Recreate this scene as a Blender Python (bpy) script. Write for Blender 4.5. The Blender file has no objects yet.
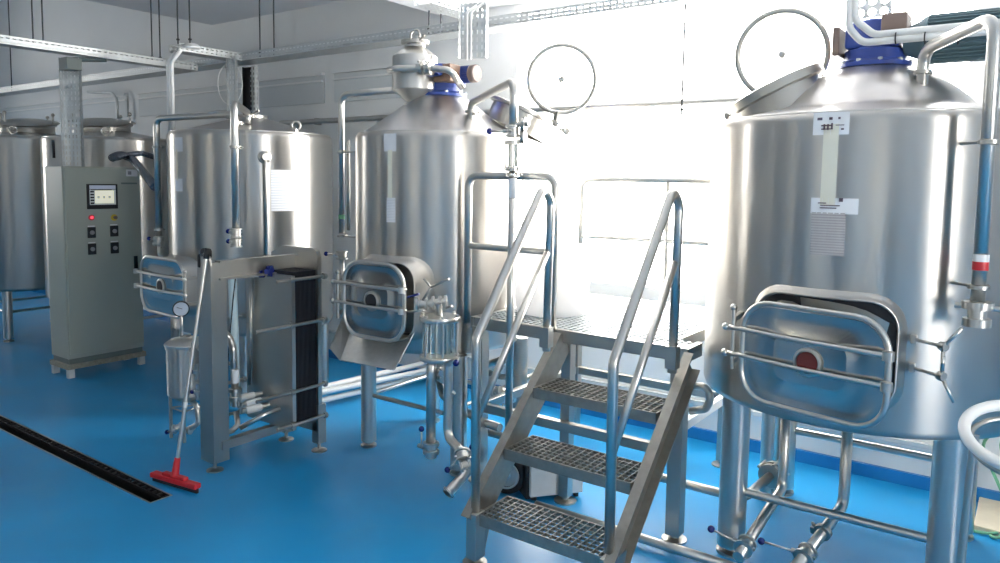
import bpy, bmesh, math, random
from mathutils import Vector as V, Matrix
random.seed(4)
sc = bpy.context.scene
COL = sc.collection
PI = math.pi
# ------------------------------------------------------------------ survey of the room
# camera pose; at() finds where the line of sight through a surveyed point meets a real plane
EYE = V((0, 0, 1.7)); F = 745.0; PPX, PPY = 500.0, 245.0
d1 = V((-1035, 80, -745)); d2 = V((540, 57, -745))
AX = (-d1).normalized(); AY = (d2 - AX * d2.dot(AX)).normalized(); AZ = AX.cross(AY)
ROT = Matrix((AX, AY, AZ))
def at(x, y, X=None, Y=None, Z=None):
    d = ROT @ V((x - PPX, PPY - y, -F))
    t = ((X - EYE.x) / d.x) if X is not None else ((Y - EYE.y) / d.y) if Y is not None else ((Z - EYE.z) / d.z)
    return EYE + d * t
def on_cyl(c, r, x, y):
    d = ROT @ V((x - PPX, PPY - y, -F))
    a = d.x**2 + d.y**2; b = -2 * (d.x * c[0] + d.y * c[1]); k = c[0]**2 + c[1]**2 - r * r
    t = (-b - math.sqrt(max(0, b * b - 4 * a * k))) / (2 * a)
    return EYE + d * t
# ------------------------------------------------------------------ materials
def mat(name, col=(.8, .8, .8), rough=.5, metal=0., **k):
    m = bpy.data.materials.new(name); m.use_nodes = True
    n = m.node_tree.nodes; L = m.node_tree.links; b = n['Principled BSDF']
    b.inputs['Base Color'].default_value = (*col, 1); b.inputs['Roughness'].default_value = rough
    b.inputs['Metallic'].default_value = metal
    if 'trans' in k: b.inputs['Transmission Weight'].default_value = k['trans']
    if 'coat' in k: b.inputs['Coat Weight'].default_value = k['coat']
    if 'emit' in k:
        b.inputs['Emission Color'].default_value = (*k['emit'], 1); b.inputs['Emission Strength'].default_value = k.get('es', 1)
    tc = n.new('ShaderNodeTexCoord'); mp = n.new('ShaderNodeMapping')
    mp.inputs['Scale'].default_value = k.get('scale', (1, 1, 1))
    L.new(tc.outputs['Object'], mp.inputs['Vector'])
    ns = n.new('ShaderNodeTexNoise'); ns.inputs['Scale'].default_value = k.get('ns', 8); ns.inputs['Detail'].default_value = k.get('nd', 4)
    L.new(mp.outputs['Vector'], ns.inputs['Vector'])
    va = k.get('var', .12)
    r1 = n.new('ShaderNodeMapRange'); r1.inputs['To Min'].default_value = 1 - va; r1.inputs['To Max'].default_value = 1 + va * .6
    L.new(ns.outputs['Fac'], r1.inputs['Value'])
    mx = n.new('ShaderNodeMix'); mx.data_type = 'RGBA'; mx.blend_type = 'MULTIPLY'; mx.inputs['Factor'].default_value = 1
    mx.inputs['A'].default_value = (*col, 1); L.new(r1.outputs['Result'], mx.inputs['B'])
    L.new(mx.outputs['Result'], b.inputs['Base Color'])
    rv = k.get('rv', .06)
    r2 = n.new('ShaderNodeMapRange'); r2.inputs['To Min'].default_value = max(.02, rough - rv); r2.inputs['To Max'].default_value = rough + rv
    L.new(ns.outputs['Fac'], r2.inputs['Value']); L.new(r2.outputs['Result'], b.inputs['Roughness'])
    if k.get('bump'):
        bp = n.new('ShaderNodeBump'); bp.inputs['Strength'].default_value = k['bump']; bp.inputs['Distance'].default_value = k.get('bd', .002)
        L.new(ns.outputs['Fac'], bp.inputs['Height']); L.new(bp.outputs['Normal'], b.inputs['Normal'])
    return m
M = {}
M['tank'] = mat('brushed_steel', (.56, .535, .495), .31, 1, scale=(1, 1, .03), ns=6, nd=5, var=.14, rv=.07, bump=.22, bd=.006)
def aniso(nm, a, rot):
    m = M[nm]; n = m.node_tree.nodes; L = m.node_tree.links; b = n['Principled BSDF']
    t = n.new('ShaderNodeTangent'); t.direction_type = 'RADIAL'; t.axis = 'Z'; L.new(t.outputs[0], b.inputs['Tangent'])
    b.inputs['Anisotropic'].default_value = a; b.inputs['Anisotropic Rotation'].default_value = rot
aniso('tank', .9, .25)
M['roof'] = mat('satin_steel_roof', (.62, .60, .585), .34, 1, ns=5, var=.18, rv=.1, bump=.1)
M['steel'] = mat('polished_steel', (.60, .585, .55), .29, 1, ns=14, var=.08, rv=.02)
M['satin'] = mat('satin_steel', (.47, .455, .42), .36, 1, ns=3, var=.10, rv=.08)
M['step'] = mat('worn_step_steel', (.36, .34, .30), .42, .9, ns=25, var=.3, rv=.1)
M['door'] = mat('door_steel', (.60, .59, .565), .15, 1, ns=4, var=.06, rv=.02, bump=.1, bd=.006)
M['galv'] = mat('galvanised_steel', (.62, .64, .64), .42, .85, ns=30, var=.2)
M['cab'] = mat('sage_grey_enamel', (.37, .395, .34), .42, 0, ns=3, var=.05)
M['cabdark'] = mat('plinth_grey', (.16, .19, .18), .5, 0)
M['beige'] = mat('worn_beige_steel', (.33, .31, .24), .6, 0, ns=40, var=.45)
M['white'] = mat('white_plastic', (.80, .80, .78), .35, 0, var=.05)
M['dwhite'] = mat('scuffed_white', (.62, .64, .64), .45, 0, ns=20, var=.15)
M['grey'] = mat('grey_plastic', (.30, .30, .31), .5)
M['black'] = mat('black_rubber', (.012, .012, .014), .55)
M['gasket'] = mat('dark_gasket_plates', (.018, .02, .026), .5)
M['blue'] = mat('blue_enamel', (.035, .07, .30), .32, 0, var=.1)
M['teal'] = mat('blue_grey_enamel', (.10, .17, .20), .4, 0)
M['brown'] = mat('brown_grey_casting', (.19, .14, .12), .5)
M['copper'] = mat('brown_primer', (.30, .19, .13), .5)
M['knob'] = mat('navy_knob', (.012, .02, .16), .25)
M['red'] = mat('red_plastic', (.55, .02, .03), .35)
M['redlamp'] = mat('red_lamp', (.8, .03, .05), .2, emit=(1, .1, .15), es=1.2)
M['yellow'] = mat('yellow_ring', (.6, .42, .03), .4)
M['green'] = mat('green_hose', (.16, .42, .25), .4)
M['paper'] = mat('paper', (.78, .79, .80), .6, ns=60, var=.03)
M['tape'] = mat('cream_tape', (.74, .72, .60), .5, var=.08)
M['sheet'] = mat('beige_board', (.62, .55, .42), .6, ns=14, var=.2)
M['palehose'] = mat('pale_blue_sleeve', (.66, .80, .82), .4)
M['dial'] = mat('dial_white', (.75, .8, .9), .3)
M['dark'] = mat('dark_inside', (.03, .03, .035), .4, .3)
M['foil'] = mat('crinkled_foil', (.22, .24, .28), .25, 1, ns=60, var=.5, bump=.9, bd=.01)
M['paint'] = mat('wall_paint', (.78, .79, .785), .75, 0, ns=2.5, var=.05, bump=.05)
M['panelpaint'] = mat('wall_panel_paint', (.60, .63, .64), .7, 0, ns=3, var=.05)
M['ceil'] = mat('ceiling_paint', (.74, .74, .75), .85, 0, ns=2, var=.05)
M['frame'] = mat('window_frame_white', (.8, .8, .8), .4)
M['skirt'] = mat('blue_coving', (.015, .2, .52), .3, 0, ns=4, var=.2)
M['glass'] = mat('clear_glass', (.92, .96, .95), .03, 0, trans=1., var=0, rv=.01)
def translucent():
    m = bpy.data.materials.new('milky_plastic'); m.use_nodes = True; n = m.node_tree.nodes; L = m.node_tree.links; b = n['Principled BSDF']
    b.inputs['Base Color'].default_value = (.86, .85, .84, 1); b.inputs['Roughness'].default_value = .4; o = [q for q in n if q.type == 'OUTPUT_MATERIAL'][0]
    t = n.new('ShaderNodeBsdfTranslucent'); t.inputs[0].default_value = (.9, .89, .88, 1); x = n.new('ShaderNodeMixShader'); x.inputs[0].default_value = .6
    L.new(b.outputs[0], x.inputs[1]); L.new(t.outputs[0], x.inputs[2]); L.new(x.outputs[0], o.inputs[0]); return m
M['milky'] = translucent()
M['dimmer'] = translucent(); M['dimmer'].name = 'dimmer_cloth'  # cloth of the added sheets that dim the front windows
for q in M['dimmer'].node_tree.nodes:
    if q.type == 'BSDF_TRANSLUCENT': q.inputs[0].default_value = (.42, .41, .38, 1)
    if q.type == 'BSDF_PRINCIPLED': q.inputs['Base Color'].default_value = (.6, .58, .52, 1)
def floor_mat():
    m = mat('blue_epoxy', (.010, .27, .58), .36, 0, ns=1.6, nd=8, var=.30, rv=.12, bump=.06, bd=.004)
    n = m.node_tree.nodes; L = m.node_tree.links; b = n['Principled BSDF']
    old = b.inputs['Base Color'].links[0].from_socket
    n2 = n.new('ShaderNodeTexNoise'); n2.inputs['Scale'].default_value = 3.2; n2.inputs['Detail'].default_value = 10; n2.inputs['Distortion'].default_value = .7
    tc = n.new('ShaderNodeTexCoord'); L.new(tc.outputs['Object'], n2.inputs['Vector'])
    cr = n.new('ShaderNodeValToRGB'); cr.color_ramp.elements[0].position = .56; cr.color_ramp.elements[1].position = .72
    L.new(n2.outputs['Fac'], cr.inputs['Fac'])
    mu = n.new('ShaderNodeMath'); mu.operation = 'MULTIPLY'; mu.inputs[1].default_value = .16; L.new(cr.outputs['Color'], mu.inputs[0])
    mx = n.new('ShaderNodeMix'); mx.data_type = 'RGBA'; L.new(mu.outputs[0], mx.inputs['Factor']); L.new(old, mx.inputs['A'])
    mx.inputs['B'].default_value = (.10, .30, .46, 1); L.new(mx.outputs['Result'], b.inputs['Base Color'])
    return m
M['floor'] = floor_mat(); M['addeddoor'] = mat('added_door_paint', (.05, .055, .06), .45)
def pane_mat():
    m = bpy.data.materials.new('window_pane'); m.use_nodes = True; n = m.node_tree.nodes; L = m.node_tree.links
    n.clear(); o = n.new('ShaderNodeOutputMaterial'); t = n.new('ShaderNodeBsdfTransparent'); g = n.new('ShaderNodeBsdfGlossy')
    g.inputs['Roughness'].default_value = .02; x = n.new('ShaderNodeMixShader'); x.inputs[0].default_value = .05
    L.new(t.outputs[0], x.inputs[1]); L.new(g.outputs[0], x.inputs[2]); L.new(x.outputs[0], o.inputs[0]); return m
M['pane'] = pane_mat()
def perf_mat(name, su, sv, fill, rnd=False, col=(.62, .64, .64)):
    # punched sheet: rows of slots, real see-through holes, laid out in metres on the sheet's own UVs
    m = mat(name, col, .42, .85, ns=30, var=.2); n = m.node_tree.nodes; L = m.node_tree.links
    b = n['Principled BSDF']; out = [q for q in n if q.type == 'OUTPUT_MATERIAL'][0]
    uv = n.new('ShaderNodeTexCoord'); sp = n.new('ShaderNodeSeparateXYZ'); L.new(uv.outputs['UV'], sp.inputs[0])
    def ma(op, a, bb):
        q = n.new('ShaderNodeMath'); q.operation = op
        for i, s in enumerate((a, bb)):
            if s is None: continue
            if isinstance(s, (int, float)): q.inputs[i].default_value = s
            else: L.new(s, q.inputs[i])
        return q.outputs[0]
    def cell(s, per): return ma('ABSOLUTE', ma('SUBTRACT', ma('FRACT', ma('DIVIDE', s, per), None), .5), None)
    cu = cell(sp.outputs[0], su); cv = cell(sp.outputs[1], sv)
    if rnd:
        h = ma('LESS_THAN', ma('ADD', ma('MULTIPLY', cu, cu), ma('MULTIPLY', cv, cv)), fill[0]**2)
    else:
        h = ma('MULTIPLY', ma('LESS_THAN', cu, fill[0]), ma('LESS_THAN', cv, fill[1]))
    tr = n.new('ShaderNodeBsdfTransparent'); mx = n.new('ShaderNodeMixShader')
    L.new(h, mx.inputs[0]); L.new(b.outputs[0], mx.inputs[1]); L.new(tr.outputs[0], mx.inputs[2]); L.new(mx.outputs[0], out.inputs[0])
    return m
M['perf'] = perf_mat('slotted_tray_sheet', .045, .03, (.30, .16))
M['holes'] = perf_mat('round_hole_sheet', .05, .05, (.36,), True)
M['rod'] = mat('dark_threaded_steel', (.04, .042, .045), .5)
M['ink'] = mat('purple_ink', (.10, .07, .10), .5)
M['plateprint'] = mat('etched_plate', (.45, .43, .42), .5)
M['redglass'] = mat('red_tinted_glass', (.16, .035, .03), .12, 0)
M['lines'] = mat('printed_paper', (.74, .76, .78), .6, var=0)
def lines_mat(nm='lines', lo=(.60, .61, .64, 1), hi=(.80, .81, .83, 1)):
    m = M[nm]; n = m.node_tree.nodes; L = m.node_tree.links; b = n['Principled BSDF']
    uv = n.new('ShaderNodeTexCoord'); w = n.new('ShaderNodeTexWave'); w.bands_direction = 'Y'; w.inputs['Scale'].default_value = 5.0; w.inputs['Distortion'].default_value = 1.2
    w.inputs['Detail'].default_value = 4; w.inputs['Detail Scale'].default_value = 8
    L.new(uv.outputs['UV'], w.inputs['Vector'])
    mx = n.new('ShaderNodeMix'); mx.data_type = 'RGBA'; mx.inputs['A'].default_value = lo; mx.inputs['B'].default_value = hi
    L.new(w.outputs['Fac'], mx.inputs['Factor']); L.new(mx.outputs['Result'], b.inputs['Base Color'])
lines_mat(); lines_mat('plateprint', (.30, .28, .28, 1), (.50, .48, .47, 1))
# ------------------------------------------------------------------ mesh builder
def fillet(pts, rad):
    pts = [V(p) for p in pts]
    if len(pts) < 3 or rad <= 0: return pts
    out = [pts[0]]
    for a, b, c in zip(pts, pts[1:], pts[2:]):
        u = (a - b); w = (c - b); lu, lw = u.length, w.length
        if lu < 1e-6 or lw < 1e-6: continue
        u /= lu; w /= lw; ang = u.angle(w)
        if ang > PI - .05: out.append(b); continue
        t = min(rad / math.tan(ang / 2), lu * .49, lw * .49); r = t * math.tan(ang / 2)
        cen = b + (u + w).normalized() * (r / math.sin(ang / 2))
        s = b + u * t - cen; e = b + w * t - cen; tot = s.angle(e); k = max(3, int(tot / .25))
        for i in range(k + 1):
            f = i / k; out.append(cen + (s * math.sin((1 - f) * tot) + e * math.sin(f * tot)) / math.sin(tot))
    out.append(pts[-1]); return out
def basis(d):
    d = d.normalized(); a = V((0, 0, 1)) if abs(d.z) < .95 else V((1, 0, 0))
    x = d.cross(a).normalized(); return x, x.cross(d).normalized()
class MB:
    def __init__(s): s.b = bmesh.new(); s.uv = None
    def box(s, c, size, ax=None, bev=0):
        c = V(c); sx, sy, sz = [q / 2 for q in size]
        X, Y, Z = ax if ax else (V((1, 0, 0)), V((0, 1, 0)), V((0, 0, 1)))
        vs = [s.b.verts.new(c + X * (i * sx) + Y * (j * sy) + Z * (k * sz)) for i in (-1, 1) for j in (-1, 1) for k in (-1, 1)]
        fs = [s.b.faces.new([vs[q] for q in f]) for f in ((0, 1, 3, 2), (4, 6, 7, 5), (0, 4, 5, 1), (2, 3, 7, 6), (0, 2, 6, 4), (1, 5, 7, 3))]
        if bev: bmesh.ops.bevel(s.b, geom=list({e for f in fs for e in f.edges}), offset=bev, segments=2, affect='EDGES', profile=.5)
        return s
    def bb(s, x0, x1, y0, y1, z0, z1, bev=0): return s.box(((x0 + x1) / 2, (y0 + y1) / 2, (z0 + z1) / 2), (abs(x1 - x0), abs(y1 - y0), abs(z1 - z0)), None, bev)
    def beam(s, a, b, w, h, up=(0, 0, 1), bev=0):
        a, b = V(a), V(b); d = (b - a).normalized(); x = d.cross(V(up)).normalized(); z = x.cross(d).normalized()
        return s.box((a + b) / 2, ((b - a).length, w, h), (d, x, z), bev)
    def tube(s, pts, r, fil=0, n=12, cap=True, closed=False):
        P = fillet(pts, fil) if not closed else [V(p) for p in pts]
        N = len(P); rings = []; x = None
        for i, p in enumerate(P):
            if closed: d = P[(i + 1) % N] - P[i - 1]
            else: d = (P[min(i + 1, N - 1)] - P[max(i - 1, 0)])
            d.normalize()
            if x is None: x, y = basis(d)
            else:
                x = (x - d * x.dot(d)).normalized(); y = d.cross(x)
            y = d.cross(x)
            rr = r[i] if isinstance(r, (list, tuple)) else r
            rings.append([s.b.verts.new(p + (x * math.cos(2 * PI * k / n) + y * math.sin(2 * PI * k / n)) * rr) for k in range(n)])
        for i in range(N if closed else N - 1):
            A, B = rings[i], rings[(i + 1) % N]
            sh = 0
            if closed and i == N - 1:
                sh = min(range(n), key=lambda q: (A[0].co - B[q].co).length)
            for k in range(n):
                f = s.b.faces.new((A[k], A[(k + 1) % n], B[(k + 1 + sh) % n], B[(k + sh) % n])); f.smooth = True
        if cap and not closed:
            s.b.faces.new(rings[0][::-1]); s.b.faces.new(rings[-1])
        return s
    def cyl(s, a, b, r, r2=None, n=20): return s.lathe([(r, 0), (r if r2 is None else r2, (V(b) - V(a)).length)], a, V(b) - V(a), n)
    def lathe(s, prof, o, axis=(0, 0, 1), n=32, cap=True, sharp=.6):
        o = V(o); d = V(axis).normalized(); x, y = basis(d); rings = []
        P = []
        for i, (r, h) in enumerate(prof):   # double the ring at sharp corners so smooth shading holds
            P.append((r, h))
            if 0 < i < len(prof) - 1:
                a = V((prof[i][0] - prof[i - 1][0], prof[i][1] - prof[i - 1][1])); b = V((prof[i + 1][0] - prof[i][0], prof[i + 1][1] - prof[i][1]))
                if a.length > 1e-9 and b.length > 1e-9 and a.angle(b) > sharp: P.append(None); P.append((r, h))
        prev = None; first = last = None
        for q in P:
            if q is None: prev = None; continue
            r, h = q; r = max(r, 1e-4)
            ring = [s.b.verts.new(o + d * h + (x * math.cos(2 * PI * k / n) + y * math.sin(2 * PI * k / n)) * r) for k in range(n)]
            if first is None: first = ring
            if prev:
                for k in range(n):
                    f = s.b.faces.new((prev[k], prev[(k + 1) % n], ring[(k + 1) % n], ring[k])); f.smooth = True
            prev = last = ring
        if cap:
            if prof[0][0] > 1e-3: s.b.faces.new([s.b.verts.new(v.co) for v in first][::-1])
            if prof[-1][0] > 1e-3: s.b.faces.new([s.b.verts.new(v.co) for v in last])
        return s
    def ball(s, c, r, n=12):
        m = n // 2; return s.lathe([(r * math.sin(PI * i / m), -r * math.cos(PI * i / m)) for i in range(m + 1)], c, (0, 0, 1), n, False, 9)
    def torus(s, c, axis, R, r, n=36, m=10, sy=1):
        x, y = basis(V(axis)); return s.tube([V(c) + (x * math.cos(2 * PI * k / n) + y * math.sin(2 * PI * k / n) * sy) * R for k in range(n)], r, n=m, closed=True)
    def poly(s, pts, th=None, nrm=None):
        vs = [s.b.verts.new(V(p)) for p in pts]; f = s.b.faces.new(vs)
        if th:
            f.normal_update(); nn = V(nrm) if nrm else f.normal
            v2 = [s.b.verts.new(v.co + nn * th) for v in vs]; s.b.faces.new(v2[::-1])
            for i in range(len(vs)):
                j = (i + 1) % len(vs); s.b.faces.new((vs[j], vs[i], v2[i], v2[j]))
        return s
    def sheet(s, a, u, w, th=.002):
        # thin plate with UVs in metres: corner a, edges u (long) and w (short)
        a, u, w = V(a), V(u), V(w); nn = u.cross(w).normalized() * th
        if s.uv is None: s.uv = s.b.loops.layers.uv.new('UVMap')
        for off, fl in ((V((0, 0, 0)), False), (nn, True)):
            co = [(a, 0, 0), (a + u, u.length, 0), (a + u + w, u.length, w.length), (a + w, 0, w.length)]
            vs = [s.b.verts.new(c + off) for c, _, _ in co]; f = s.b.faces.new(vs)
            for lp, (_, uu, vv) in zip(f.loops, co): lp[s.uv].uv = (uu, vv)
            if fl: f.normal_flip()
        return s
    def patch(s, c, r, p0, p1, z0, z1, th=.0015, n=8):
        if s.uv is None: s.uv = s.b.loops.layers.uv.new('UVMap')
        for i in range(n):
            f0, f1 = i / n, (i + 1) / n; a0, a1 = p0 + (p1 - p0) * f0, p0 + (p1 - p0) * f1
            co = [(a0, z0, f0, 0), (a1, z0, f1, 0), (a1, z1, f1, 1), (a0, z1, f0, 1)]
            vs = [s.b.verts.new((c[0] + (r + th) * math.cos(a), c[1] + (r + th) * math.sin(a), z)) for a, z, _, _ in co]
            f = s.b.faces.new(vs)
            for lp, (_, _, uu, vv) in zip(f.loops, co): lp[s.uv].uv = (uu, vv)
            vi = [s.b.verts.new((c[0] + (r) * math.cos(a), c[1] + (r) * math.sin(a), z)) for a, z, _, _ in co]
            s.b.faces.new(vi[::-1])
        return s
    def build(s, name, m, parent=None, recalc=True):
        if recalc: bmesh.ops.recalc_face_normals(s.b, faces=s.b.faces)
        o3 = V((0, 0, 0)); p = parent
        while p is not None: o3 += p.location; p = p.parent
        me = bpy.data.meshes.new(name)
        if parent is None:   # a thing of one mesh: origin at its base
            xs = [v.co for v in s.b.verts]
            o3 = V(((min(v.x for v in xs) + max(v.x for v in xs)) / 2, (min(v.y for v in xs) + max(v.y for v in xs)) / 2, min(v.z for v in xs)))
        for v in s.b.verts: v.co -= o3
        s.b.to_mesh(me); s.b.free(); me.materials.append(M[m] if isinstance(m, str) else m)
        o = bpy.data.objects.new(name, me); COL.objects.link(o)
        if parent: o.parent = parent
        else: o.location = o3
        return o
def thing(name, label, cat, loc, group=None):
    o = bpy.data.objects.new(name, None); COL.objects.link(o); o.location = V(loc); o.empty_display_size = .1
    o['label'] = label; o['category'] = cat
    if group: o['group'] = group
    return o
def tag(o, label, cat, group=None, kind=None):
    o['label'] = label; o['category'] = cat
    if group: o['group'] = group
    if kind: o['kind'] = kind
    return o
def struct(o): o['kind'] = 'structure'; return o
def lab(o, s): o['label'] = s; return o

# ------------------------------------------------------------------ room
WY = 4.72; CZ = 3.287; XL, XR, YF = -13.0, 3.2, -1.5; HZ = 4.6; TH = .2
def wall_with_holes(name, horiz, fixed, a0, a1, z0, z1, holes, m='paint', out=1):
    # wall along X (horiz) or Y, thickness outward, rectangular openings (u0,u1,z0,z1)
    b = MB(); us = sorted({a0, a1, *[h[0] for h in holes], *[h[1] for h in holes]})
    for u0, u1 in zip(us, us[1:]):
        zs = sorted({z0, z1, *[z for h in holes if h[0] <= u0 and h[1] >= u1 for z in h[2:4]]})
        for q0, q1 in zip(zs, zs[1:]):
            mz = (q0 + q1) / 2
            if any(h[0] <= u0 and h[1] >= u1 and h[2] < mz < h[3] for h in holes): continue
            if horiz: b.bb(u0, u1, fixed, fixed + out * TH, q0, q1)
            else: b.bb(fixed, fixed + out * TH, u0, u1, q0, q1)
    return struct(b.build(name, m))
WX0 = at(517, 60, Y=WY).x
WIN = [(WX0, WX0 + 2.95, .98, 3.0)]
FW = [(-8.6, -7.8, .9, 2.5), (-5.3, -4.7, .9, 2.5), (-2.6, -1.9, .9, 2.5), (.5, 1.2, .9, 2.5)]
RW_FILL = [(.2, 1.6, 1.0, 2.5)]; LW_FILL = [(1.2, 2.1, 1.2, 2.9)]  # unseen side windows, added as fill light for the cabinet and left end
wall_with_holes('wall_back', True, WY, XL, XR + TH, 0, HZ, WIN)
wall_with_holes('wall_front', True, YF, XL, XR + TH, 0, HZ, FW, out=-1)
wall_with_holes('wall_left', False, XL, YF - TH, WY + TH, 0, HZ, LW_FILL, out=-1)
wall_with_holes('wall_right', False, XR, YF, WY, 0, HZ, RW_FILL)
# floor with the sunken drain slot left open
DX0, DX1, DY0, DY1 = -9.5, -3.655, 1.985, 2.095
b = MB()
for x0, x1, y0, y1 in ((XL, XR, YF, DY0), (XL, XR, DY1, WY), (DX1, XR, DY0, DY1), (XL, DX0, DY0, DY1)): b.bb(x0, x1, y0, y1, -.16, 0)
struct(b.build('floor', 'floor'))
b = MB(); b.bb(-7.2, XR, YF, WY, CZ, CZ + .25); struct(b.build('ceiling', 'ceil'))
b = MB(); b.bb(XL - TH, XR + TH, YF - TH, WY + TH, HZ, HZ + .15); struct(b.build('ceiling', 'ceil'))
bc = at(440, 15.6, Y=WY); b = MB(); b.bb(bc.x, XR, YF, WY, bc.z, CZ, 0); struct(b.build('ceiling', 'ceil'))
b = MB(); b.bb(XL, XR, WY - .025, WY, 0, .075); struct(b.build('baseboard_back', 'skirt'))
b = MB(); b.bb(XL, XR, WY - .03, WY, .235, .262); struct(b.build('trim_1', 'panelpaint'))
# shallow painted panels on the back wall, with a double cover moulding
pz0 = at(300, 105, Y=WY).z; pz1 = at(280, 80, Y=WY).z; k = 2
for x0, x1 in ((at(140, 90, Y=WY).x, at(325, 90, Y=WY).x), (at(336, 90, Y=WY).x, at(420, 90, Y=WY).x), (-12.6, at(128, 90, Y=WY).x)):
    b = MB(); b.bb(x0, x1, WY - .02, WY, pz0, pz1); struct(b.build('trim_%d' % k, 'panelpaint')); k += 1
    b = MB(); b.bb(x0, x1, WY - .05, WY, pz1, pz1 + .025); b.bb(x0, x1, WY - .04, WY, pz1 - .06, pz1 - .045); struct(b.build('trim_%d' % k, 'paint')); k += 1
def window(i, holes, horiz, fixed, out, cols=2):
    for (u0, u1, z0, z1) in holes:
        f = MB(); g = MB(); t = .03; y = fixed + out * .1
        def bar(a0, a1, c0, c1):
            if horiz: f.bb(a0, a1, y - .03, y + .03, c0, c1)
            else: f.bb(y - .03, y + .03, a0, a1, c0, c1)
        bar(u0, u0 + t, z0, z1); bar(u1 - t, u1, z0, z1); bar(u0 + t, u1 - t, z0, z0 + t); bar(u0 + t, u1 - t, z1 - t, z1)
        if horiz: g.bb(u0 + t, u1 - t, y - .003, y + .003, z0 + t, z1 - t)
        else: g.bb(y - .003, y + .003, u0 + t, u1 - t, z0 + t, z1 - t)
        o = f.build('window_%d' % i, 'frame'); struct(o); g.build('pane', 'pane', o); i += 1
        if out < 0 and horiz: g = MB(); g.bb(u0 + t, u1 - t, y + .03, y + .034, z0 + t, z1 - t); g.build('dimmer_sheet', 'dimmer', o)  # unseen sheet added to dim the front windows
        # skylight sampling portal over the opening
        ld = bpy.data.lights.new('daylight_portal', 'AREA'); ld.shape = 'RECTANGLE'; ld.size = u1 - u0; ld.size_y = z1 - z0; ld.cycles.is_portal = True
        lo = bpy.data.objects.new('daylight_portal', ld); COL.objects.link(lo)
        c = V(((u0 + u1) / 2, fixed + out * (TH + .02), (z0 + z1) / 2)) if horiz else V((fixed + out * (TH + .02), (u0 + u1) / 2, (z0 + z1) / 2))
        lo.location = c; d = V((0, -out, 0)) if horiz else V((-out, 0, 0)); lo.rotation_euler = d.to_track_quat('-Z', 'Y').to_euler()
    return i
i = window(1, WIN, True, WY, 1); i = window(i, FW, True, YF, -1); i = window(i, RW_FILL, False, XR, 1); window(i, LW_FILL, False, XL, -1)  # the left and right openings are added fill windows out of view

for k, (x0, x1) in enumerate(((-7.3, -6.3), (-4.3, -3.4), (-1.5, -.7), (1.5, 2.3))):  # unseen doors added behind the camera for dark stripes in the tanks
    b = MB(); b.bb(x0, x1, YF, YF + .05, 0, 2.15, .004); dd_ = struct(b.build('door_%d' % (k + 1), 'addeddoor')); b = MB(); b.cyl((x0 + .08, YF + .09, 1.0), (x0 + .2, YF + .09, 1.0), .01); b.cyl((x0 + .08, YF + .05, 1.0), (x0 + .08, YF + .09, 1.0), .01); b.build('door_handle', 'steel', dd_)
# ------------------------------------------------------------------ small shared fittings
def clamp(b, c, axis, R, w=.02):
    c, d = V(c), V(axis).normalized()
    b.lathe([(R * .9, -w / 2), (R * 1.45, -w / 2 + .003), (R * 1.45, w / 2 - .003), (R * .9, w / 2)], c - d * 0, d, 18)
    x, y = basis(d); b.box(c + x * R * 1.55, (R * .7, w * 1.1, w), (x, d, y)); b.cyl(c + x * R * 1.6 - y * R * .5, c + x * R * 1.6 + y * R * 1.0, .004, n=8)
    b.ball(c + x * R * 1.6 + y * R * 1.1, .008, 8)
def valve(parent, c, axis, R, hd, hl=.13, name='valve'):
    # butterfly valve: ring body, lever with a ball knob
    c, d, h = V(c), V(axis).normalized(), V(hd).normalized()
    b = MB(); b.lathe([(R, -.03), (R * 1.6, -.028), (R * 1.6, -.018), (R * 1.25, -.016), (R * 1.25, .016), (R * 1.6, .018), (R * 1.6, .028), (R, .03)], c, d, 20)
    b.cyl(c + h * R, c + h * (R * 2.2), .011, n=12); x, y = basis(d); b.cyl(c - x * R * 1.7, c + x * R * 1.7, .006, n=8)
    o = b.build(name, 'steel', parent)
    b = MB(); b.tube([c + h * (R * 2), c + h * (R * 2 + hl)], .005, n=8); b.build('lever', 'steel', o)
    b = MB(); b.ball(c + h * (R * 2 + hl + .01), .016, 12); b.build('knob', 'knob', o)
    return o
def foot(b, x, y, r=.03, zt=.05):
    b.lathe([(r * 1.6, 0), (r * 1.6, .006), (r * .9, .014), (r * .35, .016), (r * .35, zt)], (x, y, 0), (0, 0, 1), 20)
# rounded rectangle outline in the plane (u, w)
def rrect(c, u, w, W, H, r, n=7):
    out = []
    for sx, sy, a0 in ((1, 1, 0), (-1, 1, PI / 2), (-1, -1, PI), (1, -1, 1.5 * PI)):
        for k in range(n + 1):
            a = a0 + PI / 2 * k / n
            out.append(V(c) + V(u) * (sx * (W / 2 - r) + r * math.cos(a)) + V(w) * (sy * (H / 2 - r) + r * math.sin(a)))
    res = []
    for i, p in enumerate(out):
        res.append(p); q = out[(i + 1) % len(out)]
        if i % (n + 1) == n: res += [p.lerp(q, t / 7) for t in range(1, 7)]
    return res
def loft(b, loops, cap=(False, True), smooth=True):
    R = [[b.b.verts.new(p) for p in lp] for lp in loops]; n = len(R[0])
    for A, B in zip(R, R[1:]):
        for k in range(n):
            f = b.b.faces.new((A[k], A[(k + 1) % n], B[(k + 1) % n], B[k])); f.smooth = smooth
    if cap[0]: b.b.faces.new(R[0][::-1])
    if cap[1]: b.b.faces.new([b.b.verts.new(v.co) for v in R[-1]])
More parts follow.
